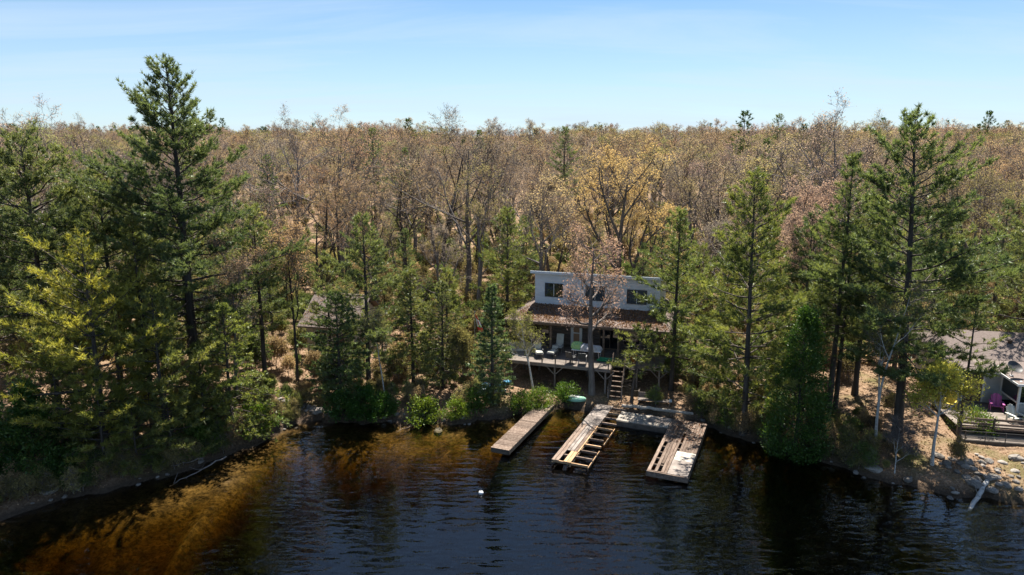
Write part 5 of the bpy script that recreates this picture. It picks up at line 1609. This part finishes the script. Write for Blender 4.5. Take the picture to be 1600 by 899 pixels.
def joined(name, meshes):
    Vs, Ts, Ms, S, n0, slots = [], [], [], [], 0, []
    for k, me in enumerate(meshes):
        V = np.empty(len(me.vertices) * 3, np.float32); me.vertices.foreach_get('co', V)
        T = np.empty(len(me.loops), np.int32); me.loops.foreach_get('vertex_index', T)
        s_ = np.full(len(me.polygons), 0.5, np.float32)
        if 'tone' in me.attributes:
            me.attributes['tone'].data.foreach_get('value', s_)
        Vs.append(V.reshape(-1, 3)); Ts.append(T.reshape(-1, 3) + n0); n0 += len(V) // 3
        mi = np.zeros(len(me.polygons), np.int32); me.polygons.foreach_get('material_index', mi)
        Ms.append(mi + len(slots)); S.append(s_)
        slots += list(me.materials)
    o_me = tri_mesh(name, np.concatenate(Vs), np.concatenate(Ts), slots[0].name, np.concatenate(S))
    for m_ in slots[1:]:
        o_me.materials.append(m_)
    o_me.polygons.foreach_set('material_index', np.concatenate(Ms))
    return o_me


def source(name, me):
    o = bpy.data.objects.new(name, me)
    src.objects.link(o)


for i in range(5):
    source('a_far_tree_%d' % i, joined('far_tree', broadleaf(300 + i, 15.0, first=0.32, limbs=9, low=True, twigs=4, buds=2, bud=(0.112, 0.083), thin=1.35, trunk_r=0.24, fork=1 + i % 2, mats=('bark' if i % 2 else 'bark_grey', 'leaves_far'))))
for i in range(2):
    source('b_far_pine_%d' % i, joined('far_pine', conifer(310 + i, 17, 2.8, cb=0.25, spacing=0.9, per=4, sub=2.4, needle=(0.45, 0.12), per_tuft=4, tuft=0.3, dead=0, irregular=0.4, mats=('bark', 'needles_far'))))
sap = [joined('brush', broadleaf(320 + i, 2.4, first=0.12, limbs=8, low=True, twigs=2, buds=3, bud=(0.13, 0.09), ratio=(0.4, 0.6), fork=3, trunk_r=0.025, mats=('bark_grey', 'leaves_far'))) for i in range(3)]
src2 = bpy.data.collections.new('brush_kinds')
for i, me in enumerate(sap):
    src2.objects.link(bpy.data.objects.new('brush_%d' % i, me))


def instancer(name, coll, pts, idx, rot, scl, tint):
    n_ = len(pts)
    me = bpy.data.meshes.new(name)
    me.vertices.add(n_); me.vertices.foreach_set('co', np.asarray(pts, np.float32).ravel())
    for nm_, ty, val, fld in (('kind_index', 'INT', idx, 'value'), ('turn', 'FLOAT_VECTOR', np.stack([0 * rot, 0 * rot, rot], 1), 'vector'), ('size', 'FLOAT_VECTOR', scl, 'vector'),
                              ('tint', 'FLOAT_COLOR', np.concatenate([tint, np.ones((n_, 1))], 1), 'color')):
        a = me.attributes.new(nm_, ty, 'POINT')
        a.data.foreach_set(fld, np.ascontiguousarray(val, np.int32 if ty == 'INT' else np.float32).ravel())
    o = put(name, me)
    ng = bpy.data.node_groups.new(name, 'GeometryNodeTree')
    ng.interface.new_socket('Geometry', in_out='INPUT', socket_type='NodeSocketGeometry')
    ng.interface.new_socket('Geometry', in_out='OUTPUT', socket_type='NodeSocketGeometry')
    N, Lk = ng.nodes, ng.links
    gi, go = N.new('NodeGroupInput'), N.new('NodeGroupOutput')
    ci = N.new('GeometryNodeCollectionInfo'); ci.inputs['Collection'].default_value = coll
    ci.inputs['Separate Children'].default_value = True; ci.inputs['Reset Children'].default_value = True
    ip = N.new('GeometryNodeInstanceOnPoints'); ip.inputs['Pick Instance'].default_value = True

    def attr(nm_, ty):
        a = N.new('GeometryNodeInputNamedAttribute'); a.data_type = ty; a.inputs['Name'].default_value = nm_
        return a.outputs['Attribute']
    Lk.new(gi.outputs[0], ip.inputs['Points']); Lk.new(ci.outputs[0], ip.inputs['Instance'])
    Lk.new(attr('kind_index', 'INT'), ip.inputs['Instance Index'])
    e2r = N.new('FunctionNodeEulerToRotation'); Lk.new(attr('turn', 'FLOAT_VECTOR'), e2r.inputs[0]); Lk.new(e2r.outputs[0], ip.inputs['Rotation'])
    Lk.new(attr('size', 'FLOAT_VECTOR'), ip.inputs['Scale'])
    Lk.new(ip.outputs[0], go.inputs[0])
    md = o.modifiers.new('grow', 'NODES'); md.node_group = ng
    return o


far = np.array(scatter(26000, FAR0 - 1, 560, 6.0, [(*p[:2], 5.4) for p in mid[-80:]] + TAKEN, 8, 0.78, 12))
nf = len(far)
cols = np.array([c_[1] for c_ in COLS])
ci = np.searchsorted(cw, rng.random(nf) * cw[-1])
ti = cols[np.minimum(ci, 5)] * rng.uniform(0.92, 1.08, (nf, 3)) * rng.choice([0.74, 0.92, 1.06, 1.2, 1.34], (nf, 1))
# stands of one colour grow together
patch = wobble(far[:, 0], far[:, 1], 0.05, 6.0)
ti = np.where((patch > 0.55)[:, None], np.array(LIME) * rng.uniform(0.8, 1.15, (nf, 1)), ti)
kidx = rng.integers(0, 5, nf)
pine = rng.random(nf) < np.where(wobble(far[:, 0], far[:, 1], 0.031, 2.5) > 0.35, 0.15, np.where(far[:, 1] > 260, 0.035, 0.010))
kidx = np.where(pine, 5 + rng.integers(0, 2, nf), kidx)
ti = np.where(pine[:, None], np.array([1.0, 1.05, 1.05]), ti)
sc = np.clip(rng.normal(0.96, 0.17, nf), 0.55, 1.35) * np.where(pine, rng.uniform(0.8, 1.12, nf), 1)
fo = instancer('far_wood', src, np.stack([far[:, 0], far[:, 1], ground_z(far[:, 0], far[:, 1]) - 0.1], 1), kidx, rng.uniform(0, 6.3, nf), np.stack([sc * np.where(pine, 1.2, 1.4), sc * np.where(pine, 1.2, 1.4), sc * rng.uniform(0.88, 1.12, nf)], 1), ti)
tag(fo, 'brown and green spring wood covering the far slope to the skyline', 'wood', kind='stuff')
br = np.array(scatter(9000, 46.5, 100, 1.45, [(a, b_, min(c_, 1.0)) for a, b_, c_ in TAKEN], 11))
bank = []
for i in range(620):
    x = rng.uniform(-31, 34)
    y = float(np.interp(x, SHORE[:, 0], SHORE[:, 1])) + 0.5 + 9.5 * rng.random() ** 1.2
    if gz(x, y) > 0.45 and not (-1.0 < x < 11.5 and y > 44.9) and not (27 < x and y > 36.3) and not (22.5 < x and rng.random() < 0.85) and not (2.5 < x < 7.5 and y > 43):
        bank.append((x, y, 0.45))
for i in range(520):
    x = rng.choice([rng.uniform(-32, -14.5), rng.uniform(-32, -14.5), rng.uniform(12.5, 20)])
    y = float(np.interp(x, SHORE[:, 0], SHORE[:, 1])) + 0.15 + 1.9 * rng.random()
    if gz(x, y) > 0.12:
        bank.append((x, y, 0.45))
bank = np.array(bank)
br = np.concatenate([br, np.array(scatter(5000, 98, 160, 2.6, [], 12)), bank])
nb = len(br)
bt = np.array([OLIVE, LIME, TAN, (0.20, 0.27, 0.08)])[rng.choice(4, nb, p=[.32, .22, .20, .26])] * rng.uniform(0.5, 0.95, (nb, 1))
bs = np.concatenate([rng.uniform(0.4, 1.4, nb - len(bank)), rng.uniform(0.22, 0.60, len(bank))])
bo = instancer('undergrowth', src2, np.stack([br[:, 0], br[:, 1], ground_z(br[:, 0], br[:, 1]) - 0.03], 1), rng.integers(0, 3, nb), rng.uniform(0, 6.3, nb), np.stack([bs, bs, bs], 1), bt)
tag(bo, 'knee-high to head-high leafing brush under the trees', 'undergrowth', kind='stuff')
